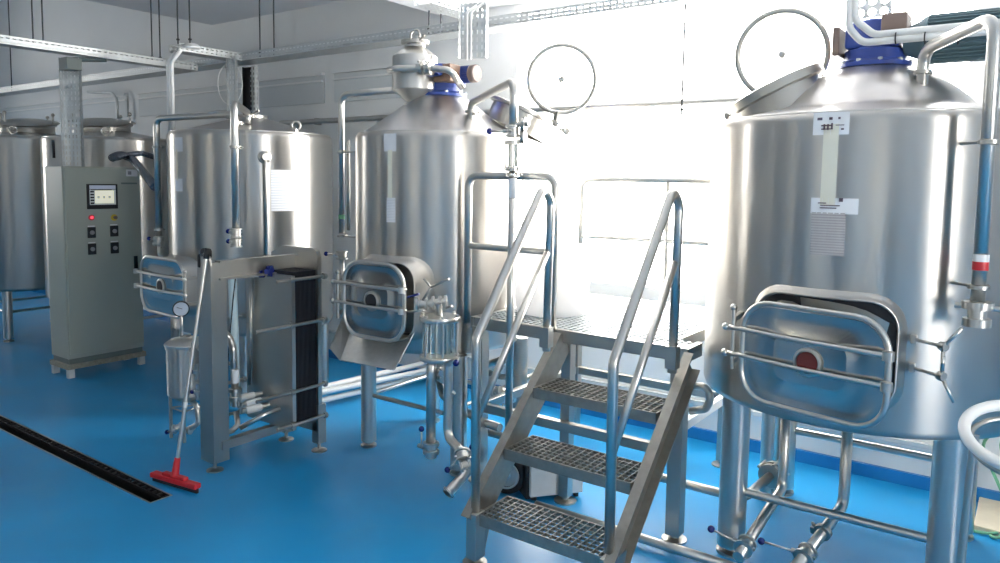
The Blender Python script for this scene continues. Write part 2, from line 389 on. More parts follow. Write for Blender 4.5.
def manway(root, cx, cy, r, zc, W, H, depth, hinge, ang, Wd, Hd, flush=False, bolts=True, phi=-PI / 2, drop=0., port='dark'):
    """rectangular manway: neck welded into the shell, dark inside, gasketed door on bars, swing bolts"""
    n = V((math.cos(phi), math.sin(phi), 0)); u = V((-n.y, n.x, 0)); z = V((0, 0, 1)); up = z
    def on_shell(p, extra=0):
        q = p - V((cx, cy, 0)); s = q.dot(u); return V((cx, cy, 0)) + u * s + n * (math.sqrt(max(1e-4, r * r - s * s)) + extra) + z * p.z
    ce = V((cx, cy, zc)) + n * (r + depth)
    def ring(W_, H_, rr, off, shell=False):
        pts = rrect(V((cx, cy, zc)) + n * (r + off), u, z, W_, H_, rr)
        return [on_shell(p, off) for p in pts] if shell else pts
    b = MB()
    loft(b, [ring(W + .05, H + .06, .13, -.004, True), ring(W + .03, H + .035, .12, .010, True), ring(W + .012, H + .012, .11, .016, True), ring(W + .008, H + .008, .11, depth, flush),
             ring(W - .004, H - .004, .105, depth + .004, flush), ring(W - .012, H - .012, .10, depth - .002, flush), ring(W - .016, H - .016, .10, -.03, True)], (False, False))
    b.build('manway_neck', 'tank', root)
    b = MB(); loft(b, [ring(W - .018, H - .018, .10, .006, True)], (False, True)); b.build('manway_opening', 'dark', root)
    # door
    hd = hinge; ca, sa = math.cos(ang), math.sin(ang)
    if hd < 0: h0 = ce - u * (Wd / 2) + n * .02; du = u * ca + n * sa          # hinged left, right edge swings out
    else: h0 = ce + u * (Wd / 2) + n * .02; du = -u * ca + n * sa
    nn = du.cross(z) if du.cross(z).dot(n) > 0 else -du.cross(z); nn.normalize()
    dc = h0 + du * (Wd / 2) + z * drop; zu = (z * math.cos(drop * 0) ).normalized()
    b = MB()
    def dl(W_, H_, rr, off): return rrect(dc + nn * off, du, zu, W_, H_, rr)
    loft(b, [dl(Wd * .98, Hd * .98, .115, -.012), dl(Wd, Hd, .12, -.004), dl(Wd, Hd, .12, .004), dl(Wd - .03, Hd - .03, .105, .006), dl(Wd - .07, Hd - .07, .09, .0), dl(Wd * .5, Hd * .45, .05, .012)], (True, True))
    door = b.build('manway_door', 'door', root)
    b = MB(); b.tube(dl(Wd, Hd, .12, .004), .0115, n=10, closed=True); b.build('rim', 'steel', door)
    b = MB(); b.lathe([(.03, .0), (.056, .002), (.056, .010), (.050, .013), (.044, .013), (.042, .006), (.002, .006)], dc + nn * .012, nn, 32); b.build('sight_port', 'steel', door)
    b = MB(); b.lathe([(.041, 0), (.041, .004), (.02, .005)], dc + nn * .019, nn, 24); b.build('sight_glass', port, door)
    b = MB(); ext = .06
    for s in (-1, 1):
        zz = zu * (s * Hd * .135 + .03)
        p0 = h0 + z * drop - du * ext + nn * .035 + zz; p1 = h0 + z * drop + du * (Wd + .01) + nn * .035 + zz
        b.tube([p0, h0 + z * drop + du * .02 + nn * .03 + zz, p0.lerp(p1, .5) + nn * .012, p1 - du * .06, p1], .0095, .03, n=8); b.ball(p0, .016, 8)
        b.lathe([(.012, -.018), (.02, -.016), (.02, .016), (.012, .018)], p1, zu, 12)
        b.cyl(p1 - nn * .035, p1, .008, n=8)
    b.build('clamp_bar', 'steel', door)
    b = MB(); b.cyl(h0 - du * .035 + nn * .02 - zu * (Hd * .30), h0 - du * .035 + nn * .02 + zu * (Hd * .33), .009, n=10)
    b.ball(h0 - du * .035 + nn * .02 + zu * (Hd * .34), .015, 8)
    for s in (-1, 1): b.beam(h0 - du * .035 + nn * .02 + zu * (s * Hd * .22), on_shell(h0 - du * .06 + zu * (s * Hd * .22)), .02, .02)
    b.build('hinge', 'satin', root)
    if bolts:
        for s in (-1, 1):
            zz = z * (s * Hd * .135 + .02); sd = -hd
            base = on_shell(V((cx, cy, zc)) + u * sd * (W / 2 + .045) + zz, .012)
            b = MB(); b.box(base, (.022, .025, .035), (u, n, z), .004)
            tip = base + (u * sd * .8 + n * .55).normalized() * .125
            b.cyl(base, tip, .0065, n=10); b.lathe([(.006, -.012), (.016, -.012), (.018, .0), (.016, .012), (.006, .012)], tip, tip - base, 14)
            k = 1 if s > 0 else -1
            b.tube([tip, tip + V((.055 * sd, -.01, .075)) if k > 0 else tip + V((.045 * sd, -.01, -.085))], .0065, n=8)
            b.tube([tip, tip + V((.004, -.01, -.085)) if k > 0 else tip + V((.004, -.01, .075))], .0065, n=8)
            b.build('swing_bolt', 'steel', root)
    return dc, nn
ROOF = {}
def rcurve(f, apex):
    pr = ROOF.get(round(apex, 3))
    if not pr: return f ** 1.12
    for (a, b), (c, d) in zip(pr, pr[1:]):
        if f <= c: return b + (d - b) * (f - a) / (c - a)
    return 1
def shell(root, cx, cy, r, z0, z1, apex, rtop, sh=.035):
    b = MB(); n = 96
    prof = [(.04, z0 - .035), (r * .6, z0 - .02), (r - .03, z0 - .004), (r - .008, z0 + .004), (r, z0 + .03)]
    prof += [(r, z1 - sh - .006), (r, z1 - sh)] + [(r - sh * (1 - math.cos(a)), z1 - sh + sh * math.sin(a)) for a in (.26, .52, .79, 1.05, 1.3)]
    b.lathe(prof, (cx, cy, 0), (0, 0, 1), n, True, 2.5); o = b.build('shell', 'tank', root)
    b = MB(); re = r - sh * .72; ze = z1 - .002
    prof = [(re + .006, ze - .012), (re, ze)]
    for k in range(1, 17):
        f = k / 16; prof.append((re + (rtop - re) * f, ze + (apex - ze) * rcurve(f, apex)))
    b.lathe(prof, (cx, cy, 0), (0, 0, 1), n, True, 2.5); b.build('roof', 'roof', root)
    b = MB(); b.torus((cx, cy, z1 - .006), (0, 0, 1), r - sh * .55, .006, 96, 8); b.build('seam_ring', 'steel', root)
def legs(root, cx, cy, o, z0, r, xo=None):
    for sx in (-1, 1) if not xo else (-xo[0] / o, xo[1] / o):
        for sy in (-1, 1):
            b = MB(); b.lathe([(r * .5, .035), (r, .036), (r, z0)], (cx + sx * o, cy + sy * o, 0), (0, 0, 1), 24)
            l = b.build('leg', 'steel', root)
            b = MB(); b.lathe([(r * 1.05, 0), (r * 1.05, .012), (r * .5, .018), (r * .5, .04)], (cx + sx * o, cy + sy * o, 0), (0, 0, 1), 20); b.build('levelling_foot', 'satin', l)
def ties(root, cx, cy, o, z, r, which):
    for w in which:
        b = MB()
        if w == 'f': b.cyl((cx - o, cy - o, z), (cx + o, cy - o, z), r)
        if w == 'b': b.cyl((cx - o, cy + o, z), (cx + o, cy + o, z), r)
        if w == 'l': b.cyl((cx - o, cy - o, z), (cx - o, cy + o, z), r)
        if w == 'r': b.cyl((cx + o, cy - o, z), (cx + o, cy + o, z), r)
        b.build('tie_bar', 'steel', root)
def roof_z(c, r, z1, apex, rtop, x, y, sh=.035):
    q = math.hypot(x - c[0], y - c[1]); re = r - sh * .72; f = min(1, max(0, (re - q) / (re - rtop))); return z1 - .002 + (apex - z1) * rcurve(f, apex)
def sticker(root, c, r, x, y, w, h, m='lines', name='sticker'):
    p = on_cyl(c, r, x, y); a = math.atan2(p.y - c[1], p.x - c[0]); da = w / r / 2
    b = MB(); b.patch(c, r, a - da, a + da, p.z - h / 2, p.z + h / 2); return b.build(name, m, root, recalc=False)
def lug(root, c, r, z1, apex, rtop, x, y, R=.03):
    z = roof_z(c, r, z1, apex, rtop, x, y)
    b = MB(); b.torus((x, y, z + R * 1.3), (V((x, y, 0)) - V((0, 0, 0))).normalized(), R, .010, 20, 8); b.bb(x - .012, x + .012, y - .012, y + .012, z - .01, z + R * .5)
    b.build('lifting_lug', 'satin', root)
exec_parts = []
# ------------------------------------------------------------------ BIG TANK (right)
def on_roof(c, r, z1, apex, rtop, x, y):
    d = ROT @ V((x - PPX, PPY - y, -F)); d.normalize(); t = 1.5
    while t < 12:
        p = EYE + d * t
        if math.hypot(p.x - c[0], p.y - c[1]) < r and p.z <= roof_z(c, r, z1, apex, rtop, p.x, p.y): return p
        t += .004
    return EYE + d * math.hypot(*c)
def top_manway(root, c, centre, nrm, R, h, lid_c, lid_n, lid_R, bolt_to):
    centre, nrm = V(centre), V(nrm).normalized()
    b = MB(); b.lathe([(R * .9, -.10), (R * .9, h * .4), (R * .97, h * .45), (R, h * .5), (R, h), (R * .93, h + .006), (R * .84, h), (R * .84, -.06)], centre, nrm, 40, False)
    b.build('top_manway_collar', 'satin', root)
    b = MB(); b.lathe([(.001, 0), (R * .85, 0)], centre + nrm * (h * .3), nrm, 32, False); b.build('collar_opening', 'dark', root)
    lid_n = V(lid_n).normalized(); lid_c = V(lid_c)
    b = MB(); b.torus(lid_c, lid_n, lid_R, .014, 56, 10); b.torus(lid_c - lid_n * .02, lid_n, lid_R * .97, .006, 56, 8); lid = b.build('round_lid', 'satin', root)
    b = MB(); b.lathe([(.001, 0), (lid_R * .98, 0)], lid_c, lid_n, 48, False); b.lathe([(lid_R * .98, .005), (.001, .005)], lid_c, lid_n, 48, False); b.build('lid_glare_disc', 'pane', lid)  # clear disc stands in for a steel lid's white window reflection
    b = MB(); x, y = basis(lid_n); b.lathe([(.014, 0), (.022, .012), (.014, .03)], lid_c + x * 0, lid_n, 14); b.build('lid_knob', 'satin', lid)
    b = MB(); e = centre + (lid_c - centre) * .0; dirn = (lid_c - centre); dirn = (dirn - nrm * dirn.dot(nrm)).normalized()
    edge = centre + dirn * R * .98 + nrm * h; low = lid_c + (edge - lid_c).normalized() * lid_R
    b.beam(edge - nrm * .02, low, .05, .014); b.box(edge, (.06, .06, .03), (dirn, nrm.cross(dirn), nrm), .004); b.build('lid_hinge', 'satin', root)
    b = MB(); p = V(bolt_to); q = p + (centre - p).normalized() * .10
    b.tube([q, p], .007, n=8); b.lathe([(.01, -.012), (.02, -.01), (.02, .01), (.01, .012)], p, p - q, 12); s = (p - q).cross(V((0, 0, 1))).normalized()
    b.cyl(p - s * .03, p + s * .03, .006, n=8); b.build('lid_bolt', 'satin', root)
def gearmotor(root, c, z, R, zb, m0, m1, mr, cap, mm='teal'):
    cx, cy = c
    b = MB(); b.lathe([(R, z), (R, z + .018), (R * .86, z + .03), (R * .84, z + .075), (R * .70, z + .085), (R * .70, zb), (R * .62, zb + .01)], (cx, cy, 0), (0, 0, 1), 36)
    b.box((cx, cy, (zb + z + .08) / 2), (R * 1.5, R * 1.35, zb - z - .08), None, .015)
    g = b.build('gearbox', 'blue', root)
    for k in range(10):
        b = MB(); a = 2 * PI * k / 10; b.lathe([(.011, 0), (.011, .014), (.004, .015)], (cx + R * .93 * math.cos(a), cy + R * .93 * math.sin(a), z + .016), (0, 0, 1), 6); b.build('flange_bolt', 'galv', g)
    m0, m1 = V(m0), V(m1); L = (m1 - m0).length; d = (m1 - m0).normalized(); x, y = basis(d)
    b = MB(); b.lathe([(mr * .55, -.08), (mr * .75, -.03), (mr * .95, 0), (mr * .95, .012), (mr * .86, .014), (mr * .86, L * .74)], m0, d, 32)
    for k in range(32):
        a = 2 * PI * k / 32; rr = x * math.cos(a) + y * math.sin(a); b.box(m0 + d * (L * .38) + rr * (mr * .91), (L * .70, mr * .17, .004), (d, rr, d.cross(rr)))
    b.build('motor', mm, root)
    b = MB(); b.lathe([(mr * .98, L * .74), (mr * 1.02, L * .75), (mr * 1.02, L * .95), (mr * .9, L), (mr * .5, L * 1.002)], m0, d, 32); b.build('fan_cover', cap, root)
c = BC = (-.64, 3.75); r = BR = .69; z0, z1 = .745, 1.985; ap = 2.225; rt = .14; ROOF[2.225] = [(0, 0), (.46, .22), (.52, .30), (.58, .48), (.78, .80), (1, 1)]
T = thing('brewing_tank', 'large steel brewing tank in front of the window, nearest the camera at the right', 'tank', (c[0], c[1], 0), 'cylindrical steel tanks')
shell(T, c[0], c[1], r, z0, z1, ap, rt); legs(T, c[0], c[1], .42, z0, .062)
ties(T, c[0], c[1], .42, .30, .019, 'f'); ties(T, c[0], c[1], .42, .36, .019, 'b')
manway(T, c[0], c[1], r, 1.06, .53, .42, .03, -1, math.radians(13), .575, .40, flush=True, phi=math.radians(-91.5), drop=-.03, port='redglass')
mz = at(950, 38, Y=3.72).z; gearmotor(T, c, ap, .15, 2.42, (-.44, 3.72, mz), (-.05, 3.72, mz), .105, 'teal')
b = MB(); b.bb(-.60, -.50, 3.60, 3.74, 2.355, 2.435, .008); b.build('terminal_box', 'brown', T)
b = MB(); b.bb(c[0] - .155, c[0] - .125, c[1] - .14, c[1] + .1, ap + .05, 2.40, .004); b.build('mounting_plate', 'brown', T)
pc = on_roof(c, r, z1, ap, rt, 781, 94); hv = V((pc.x - c[0], pc.y - c[1], 0)).normalized()
lc = at(782, 55, Y=pc.y + .12)
top_manway(T, c, pc + V((0, 0, -.035)), hv * .50 + V((0, 0, 1)), .225, .075, lc, (EYE - lc), .205, at(727, 116, Y=pc.y - .03))
sticker(T, c, r, 831, 123.5, .13, .085, 'paper'); sticker(T, c, r, 829.5, 165, .055, .31, 'tape', 'tape_strip')
sticker(T, c, r, 834, 206, .17, .06, 'paper'); lab(sticker(T, c, r, 827.5, 234, .125, .165, 'plateprint', 'data_plate'), 'grey data plate with fine print')
for (x_, y_, w_, h_) in ((820, 119, .018, .010), (831, 118.5, .012, .010), (839.5, 118, .008, .008), (827, 125.5, .042, .005), (827, 129, .042, .004), (824.3, 127, .006, .022), (828, 127, .006, .022), (832, 126, .006, .022), (840, 125, .03, .003), (842.5, 129, .010, .006), (841, 200, .014, .014), (822, 203, .03, .004), (830, 205.5, .07, .004), (828, 208, .06, .004)): sticker(T, c, r + .002, x_, y_, w_, h_, 'ink', 'sticker_print')
# overflow pipe down the right side of the shell
b = MB(); pb = on_roof(c, r, z1, ap, rt, 922, 82)
Yp = 3.10
P = [pb - V((0, 0, .02)), V((pb.x, pb.y, at(922, 52, Y=pb.y).z)), at(990, 33, Y=Yp + .05), at(998, 60, Y=Yp), at(987, 322, Y=Yp)]
P[1] = V((pb.x, pb.y, at(922, 50, Y=pb.y).z))
b.tube([P[0], P[1], V((at(995, 34, Y=Yp).x, Yp, P[1].z + .03)), V((at(995, 60, Y=Yp).x, Yp, at(987, 318, Y=Yp).z))], .0235, .07, n=16)
pipe = b.build('overflow_pipe', 'steel', T); xp = at(995, 60, Y=Yp).x
b = MB(); clamp(b, (pb.x, pb.y, P[1].z - .09), (0, 0, 1), .024); b.build('pipe_clamp', 'satin', pipe)
for yy in (142, 288):
    zz = at(990, yy, Y=Yp).z; b = MB(); clamp(b, (xp, Yp, zz), (0, 0, 1), .024)
    a = math.atan2(Yp - c[1], xp - c[0]); b.cyl((xp, Yp, zz), (c[0] + r * math.cos(a - .03), c[1] + r * math.sin(a - .03), zz), .006, n=8); b.build('pipe_clamp', 'satin', pipe)
zz = at(990, 314, Y=Yp).z; b = MB(); b.lathe([(.03, -.05), (.045, -.048), (.045, -.02), (.03, -.018), (.03, .012), (.05, .014), (.05, .04), (.03, .042)], (xp, Yp, zz), (0, 0, 1), 20)
b.cyl((xp - .07, Yp, zz + .02), (xp + .09, Yp, zz + .02), .01, n=8); b.build('end_coupling', 'steel', pipe)
zz = at(989, 262, Y=Yp).z; b = MB(); b.cyl((xp, Yp, zz - .03), (xp, Yp, zz), .0255); b.build('red_band', 'red', pipe)
b = MB(); b.cyl((xp, Yp, zz), (xp, Yp, zz + .025), .0255); b.build('white_band', 'white', pipe)
# drain pipes below
def run(name, m, parent, pts, rr, fil=.05): return MB().tube(pts, rr, fil, n=14).build(name, m, parent)
pA = at(785, 437, Y=3.68); zA = at(785, 492, Y=3.68).z
d1p = [V((pA.x, 3.68, .72)), V((pA.x, 3.68, max(zA, .22))), at(733, 560, Y=3.15)]
d1p[2] = at(738, 557, Z=.12); run('drain_pipe', 'steel', T, d1p, .024, .06)
pB = at(847, 440, Y=3.62); zB = at(847, 506, Y=3.62).z
d2p = [V((pB.x, 3.62, .73)), V((pB.x, 3.62, zB)), at(795, 568, Z=.10)]
q = run('drain_pipe', 'steel', T, d2p, .024, .06)
b = MB(); b.lathe([(.05, 0), (.05, .012)], (pB.x, 3.62, .715), (0, 0, 1), 20); b.build('outlet_flange', 'satin', T); b = MB(); m2 = d2p[1].lerp(d2p[2], .45); clamp(b, m2, d2p[2] - d2p[1], .026, .03); b.build('drain_clamp', 'satin', q)
valve(T, d1p[1].lerp(d1p[2], .86), d1p[2] - d1p[1], .026, (-.8, -.15, .25), .09)
valve(T, d2p[1].lerp(d2p[2], .80), d2p[2] - d2p[1], .026, (-.95, -.1, .06), .12)
xs = at(768, 430, Y=4.05).x; b = MB(); b.cyl((xs, 4.05, .0), (xs, 4.05, .73), .034); b.build('vent_pipe', 'steel', T)

# ------------------------------------------------------------------ MIDDLE TANK
c = MC = (-3.06, 3.58); r = MR = .518; z0, z1 = .70, 1.975; ap = 2.205; rt = .16
T = thing('brewing_tank', 'middle steel tank with its manway door swung open and a bottle-shaped separator on its roof', 'tank', (c[0], c[1], 0), 'cylindrical steel tanks')
shell(T, c[0], c[1], r, z0, z1, ap, rt); legs(T, c[0], c[1], .31, z0, .048, (.31, .425)); ties(T, c[0], c[1], .31, .335, .014, 'flrb')
manway(T, c[0], c[1], r, 1.02, .47, .43, .10, -1, math.radians(7), .46, .42, phi=math.radians(-82), bolts=False)
gearmotor(T, c, ap, .165, 2.39, (-2.93, 3.58, at(470, 74, Y=3.58).z), (-2.77, 3.58, at(470, 74, Y=3.58).z), .052, 'brown', mm='blue')
b = MB(); q0, q1 = at(433, 82, Y=3.44), at(450, 63, Y=3.44); b.bb(q0.x, q1.x, 3.44, 3.54, q0.z, q1.z, .006); b.build('bearing_block', 'copper', T)
b = MB(); b.lathe([(.035, 0), (.04, .02), (.035, .13), (.02, .135)], at(424, 71, Y=3.42), (1, 0, 0), 20); b.build('drive_cover', 'blue', T)
pc = on_roof(c, r, z1, ap, rt, 507, 114); hv = V((pc.x - c[0], pc.y - c[1], 0)).normalized()
lc = at(562, 79.5, Y=4.0)
top_manway(T, c, pc + V((.06, .08, -.01)), V((.36, .25, 1)), .225, .035, lc, EYE - lc, .205, at(566, 131, Y=3.55))
sticker(T, c, r, 390, 142.5, .085, .10); sticker(T, c, r, 390, 174, .03, .27, 'tape', 'tape_strip'); sticker(T, c, r, 391, 210, .06, .14, name='data_plate')
# separator vessel on the roof
s0 = V((at(415, 75, Y=3.43).x, 3.43, 0)); b = MB()
b.lathe([(.062, 2.05), (.045, 2.12), (.045, 2.135), (.066, 2.137), (.066, 2.157), (.045, 2.16), (.05, 2.17), (.135, 2.235), (.138, 2.24), (.138, 2.43), (.135, 2.44), (.065, 2.495), (.062, 2.515)], s0, (0, 0, 1), 28, True, .3)
sep = b.build('separator_vessel', 'steel', T)
b = MB(); b.lathe([(.07, 2.512), (.085, 2.514), (.085, 2.535), (.07, 2.537), (.03, 2.548)], s0, (0, 0, 1), 24); b.cyl(s0 + V((.05, -.03, 2.525)), s0 + V((.13, -.06, 2.545)), .008, n=8)
b.tube([s0 + V((-.035, 0, 2.54)), s0 + V((-.035, 0, 2.60)), s0 + V((.035, 0, 2.60)), s0 + V((.035, 0, 2.54))], .006, .03, n=8); b.build('clamped_cap', 'satin', sep)
b = MB(); b.tube([s0 + V((-.06, -.165, 2.345)), s0 + V((.02, -.175, 2.345)), s0 + V((.15, -.10, 2.35)), s0 + V((.33, -.06, 2.33)), s0 + V((.33, .05, 2.24))], .02, .05, n=12)
clamp(b, s0 + V((.15, -.10, 2.35)), (1, .2, 0), .028, .03); clamp(b, s0 + V((.20, -.09, 2.345)), (1, .2, 0), .028, .03); b.build('vapour_pipe', 'steel', sep)
# vent pipe left of the tank
Y2 = 3.43; xv = at(341.5, 150, Y=Y2).x; zt = at(360, 93, Y=Y2).z
b = MB(); b.tube([s0 + V((-.12, 0, zt)), V((xv, Y2, zt)), V((xv, Y2, 1.33))], .021, .07, n=14); pipe = b.build('vent_pipe', 'steel', T)
b = MB(); b.tube([V((xv + .045, Y2 + .02, zt - .3)), V((xv + .045, Y2 + .02, 1.35))], .011, n=10); b.build('side_tube', 'satin', pipe)
for yy in (152, 236):
    zz = at(342, yy, Y=Y2).z; b = MB(); clamp(b, (xv, Y2, zz), (0, 0, 1), .022); b.cyl((xv, Y2, zz), (c[0] - r + .02, Y2 + .02, zz), .006, n=8); b.build('pipe_clamp', 'satin', pipe)
zz = at(342, 255, Y=Y2).z; MT = T; valve(T, (xv, Y2, zz), (0, 0, 1), .025, (-1, -.12, 0), .08)
b = MB(); b.tube([V((xv, Y2, zz - .03)), V((xv, Y2, zz - .30)), V((xv + .02, Y2, zz - .50))], .018, n=12); clamp(b, V((xv, Y2, zz - .14)), (0, 0, 1), .02); clamp(b, V((xv, Y2, zz - .25)), (0, 0, 1), .02); b.build('lower_vent_pipe', 'steel', T)
zz = at(342, 216, Y=Y2).z; b = MB(); b.cyl((xv, Y2, zz - .02), (xv, Y2, zz + .01), .0225); b.build('green_band', 'green', pipe)
# filling pipe with sight tube at the right
pb = on_roof(c, r, z1, ap, rt, 471, 118); Y3 = 3.12; xr = at(513, 150, Y=Y3).x; ze = at(471, 103, Y=pb.y).z
ztop = at(511, 81, Y=Y3).z
b = MB(); b.tube([pb - V((0, 0, .03)), V((pb.x, pb.y, ze)), V((xr, Y3, ztop)), V((xr, Y3, 1.93))], .022, .05, n=14); fp = b.build('filling_pipe', 'steel', T)
b = MB(); clamp(b, (pb.x, pb.y, ze - .05), (0, 0, 1), .024); b.cyl((pb.x, pb.y, pb.z + .02), (pb.x + .05, pb.y - .02, pb.z + .02), .006, n=8); b.build('pipe_clamp', 'satin', fp)
zv = at(514, 131, Y=Y3).z; valve(T, (xr, Y3, zv), (0, 0, 1), .025, (-1, -.1, 0.01), .08)
b = MB()
for s in (-1, 1): b.lathe([(.018, -.02), (.034, -.018), (.034, .0), (.018, .002)], (xr + .06, Y3 + .02, zv + s * .03), (1, .3, 0), 14)
b.cyl((xr, Y3, zv + .03), (xr + .08, Y3 + .02, zv + .035), .014, n=12); b.cyl((xr + .05, Y3 + .02, zv - .05), (xr + .05, Y3 + .02, zv + .07), .009, n=10); b.build('side_coupling', 'satin', T)
za, zb_ = at(514, 167, Y=Y3).z, at(514, 143, Y=Y3).z
b = MB(); b.cyl((xr, Y3, za), (xr, Y3, zb_), .027); sg = b.build('sight_tube', 'glass', T)
b = MB(); [b.cyl((xr + .036 * math.cos(a), Y3 + .036 * math.sin(a), za), (xr + .036 * math.cos(a), Y3 + .036 * math.sin(a), zb_), .005, n=8) for a in (.5, 2.1, 3.6, 5.2)]
for q in (za - .012, zb_): b.lathe([(.02, -.01), (.046, -.008), (.046, .012), (.02, .014)], (xr, Y3, q), (0, 0, 1), 20)
clamp(b, (xr, Y3, za - .04), (0, 0, 1), .024); clamp(b, (xr, Y3, zb_ + .035), (0, 0, 1), .024); b.build('sight_tube_cage', 'steel', sg)
b = MB(); b.tube([V((xr, Y3, za - .02)), V((xr, Y3, .36))], .02, n=14); dn = b.build('down_pipe', 'steel', T)
b = MB(); zz = at(513, 188, Y=Y3).z; b.cyl((xr, Y3, zz - .05), (xr, Y3, zz + .05), .0215); b.build('paper_sleeve', 'paper', dn)
# spent grain chute under the manway
def chute():
    zb = .81; zf = .69
    A, B = V((-3.30, 3.07, zb)), V((-2.82, 3.07, zb)); C, D = at(340, 360, Z=zf), at(394, 370, Z=zf)
    b = MB(); b.poly([A, B, D], .004); b.poly([A, D, C], .004)
    b.poly([A, C, C + V((-.07, -.01, .06)), A + V((-.07, 0, .09))], .004); b.poly([D, B, B + V((.04, 0, .07)), D + V((.05, -.02, .05))], .004)
    return b.build('grain_chute', 'galv', T)
chute()

# ------------------------------------------------------------------ LEFT TANK (behind the heat exchanger)
c = LC = (-4.95, 3.57); r = LR = .605; z0, z1 = .57, 2.025; ap = 2.15; rt = .10
T = thing('brewing_tank', 'left-hand steel tank with a white sheet taped to it, behind the plate heat exchanger', 'tank', (c[0], c[1], 0), 'cylindrical steel tanks')
shell(T, c[0], c[1], r, z0, z1, ap, rt, .04); legs(T, c[0], c[1], .37, z0, .045); ties(T, c[0], c[1], .37, .33, .014, 'fl')
b = MB(); b.lathe([(.12, ap - .02), (.12, ap + .015), (.03, ap + .025)], (c[0], c[1], 0), (0, 0, 1), 28); b.build('roof_flange', 'satin', T)
manway(T, c[0], c[1], r, .91, .50, .38, .06, 1, math.radians(4), .62, .40, phi=math.radians(-97))
sticker(T, c, r, 178.5, 144.5, .10, .10); sticker(T, c, r, 179, 185, .09, .09); sticker(T, c, r, 177, 165, .02, .22, 'tape', 'tape_strip')
p = on_cyl(c, r, 286, 190); a = math.atan2(p.y - c[1], p.x - c[0]); pa, pb_ = on_cyl(c, r, 271, 190), on_cyl(c, r, 298, 190); b = MB(); b.patch(c, r, math.atan2(pa.y - c[1], pa.x - c[0]), math.atan2(pb_.y - c[1], pb_.x - c[0]), at(286, 211, Y=p.y).z, at(286, 170, Y=p.y).z); lab(b.build('paper_sheet', 'lines', T, False), 'white printed sheet taped to the shell')
lug(T, c, r, z1, ap, rt, *on_roof(c, r, z1, ap, rt, 296, 131)[:2]); 
# inlet pipe at the left shoulder
Y4 = 3.12; pb = on_roof(c, r, z1, ap, rt, 236, 125.5); x4 = at(157, 150, Y=Y4).x; zt = pb.z + .08
b = MB(); b.tube([pb - V((0, 0, .02)), V((pb.x, pb.y, zt)), V((x4, Y4, zt - .01)), V((x4, Y4, 1.23))], .024, .06, n=14); pipe = b.build('inlet_pipe', 'steel', T)
b = MB(); clamp(b, (pb.x, pb.y, pb.z + .02), (0, 0, 1), .024); b.build('pipe_clamp', 'satin', pipe)
zz = at(157, 147, Y=Y4).z; b = MB(); clamp(b, (x4, Y4, zz), (0, 0, 1), .024); b.cyl((x4, Y4, zz), (c[0] - r * .8, c[1] - r * .55, zz), .006, n=8); b.build('pipe_clamp', 'satin', pipe)
zz = at(160, 240, Y=Y4).z; valve(T, (x4, Y4, zz), (0, 0, 1), .026, (-1, -.2, .05), .05)
b = MB(); b.tube([V((x4, Y4, zz)), V((x4, Y4, zz - .12)), V((x4 + .1, Y4 + .1, zz - .2))], .018, .04, n=10); clamp(b, (x4, Y4, zz + .08), (0, 0, 1), .024); b.cyl((x4 - .07, Y4, zz - .03), (x4 + .05, Y4, zz - .03), .02); b.build('valve_cluster', 'steel', T)
# cleaning pipe down the front
Y5 = 2.93; x5 = at(235, 170, Y=Y5).x; zt = at(235, 103, Y=Y5).z; pb = on_roof(c, r, z1, ap, rt, 248, 124)
b = MB(); b.tube([pb, V((pb.x, pb.y, zt - .01)), V((x5, Y5, zt)), V((x5, Y5, 1.31))], .024, .06, n=14); pipe = b.build('cleaning_pipe', 'steel', T)
b = MB(); clamp(b, (pb.x, pb.y, pb.z + .06), (0, 0, 1), .024); b.cyl((pb.x, pb.y, pb.z + .06), (pb.x + .13, pb.y, pb.z + .09), .007, n=8); b.build('pipe_clamp', 'satin', pipe)
zz = at(235, 147, Y=Y5).z; b = MB(); clamp(b, (x5, Y5, zz), (0, 0, 1), .024); a = math.atan2(Y5 - c[1], x5 - c[0]); b.cyl((x5, Y5, zz), (c[0] + r * math.cos(a), c[1] + r * math.sin(a), zz), .006, n=8); b.build('pipe_clamp', 'satin', pipe)
for yy in (233, 243): valve(T, (x5, Y5, at(239, yy, Y=Y5).z), (0, 0, 1), .024, (-1, -.2, .1), .01)
p = on_cyl(c, r + .03, 265, 157); b = MB(); rad = V((p.x - c[0], p.y - c[1], 0)).normalized()
b.lathe([(.02, -.04), (.045, -.03), (.045, -.01), (.025, .0), (.025, .04)], p, rad, 18); b.tube([p + rad * .02, p + V((0, 0, -.12)) + rad * .0, p + V((0, 0, -.72))], .011, n=10); b.build('level_gauge_tube', 'satin', T)

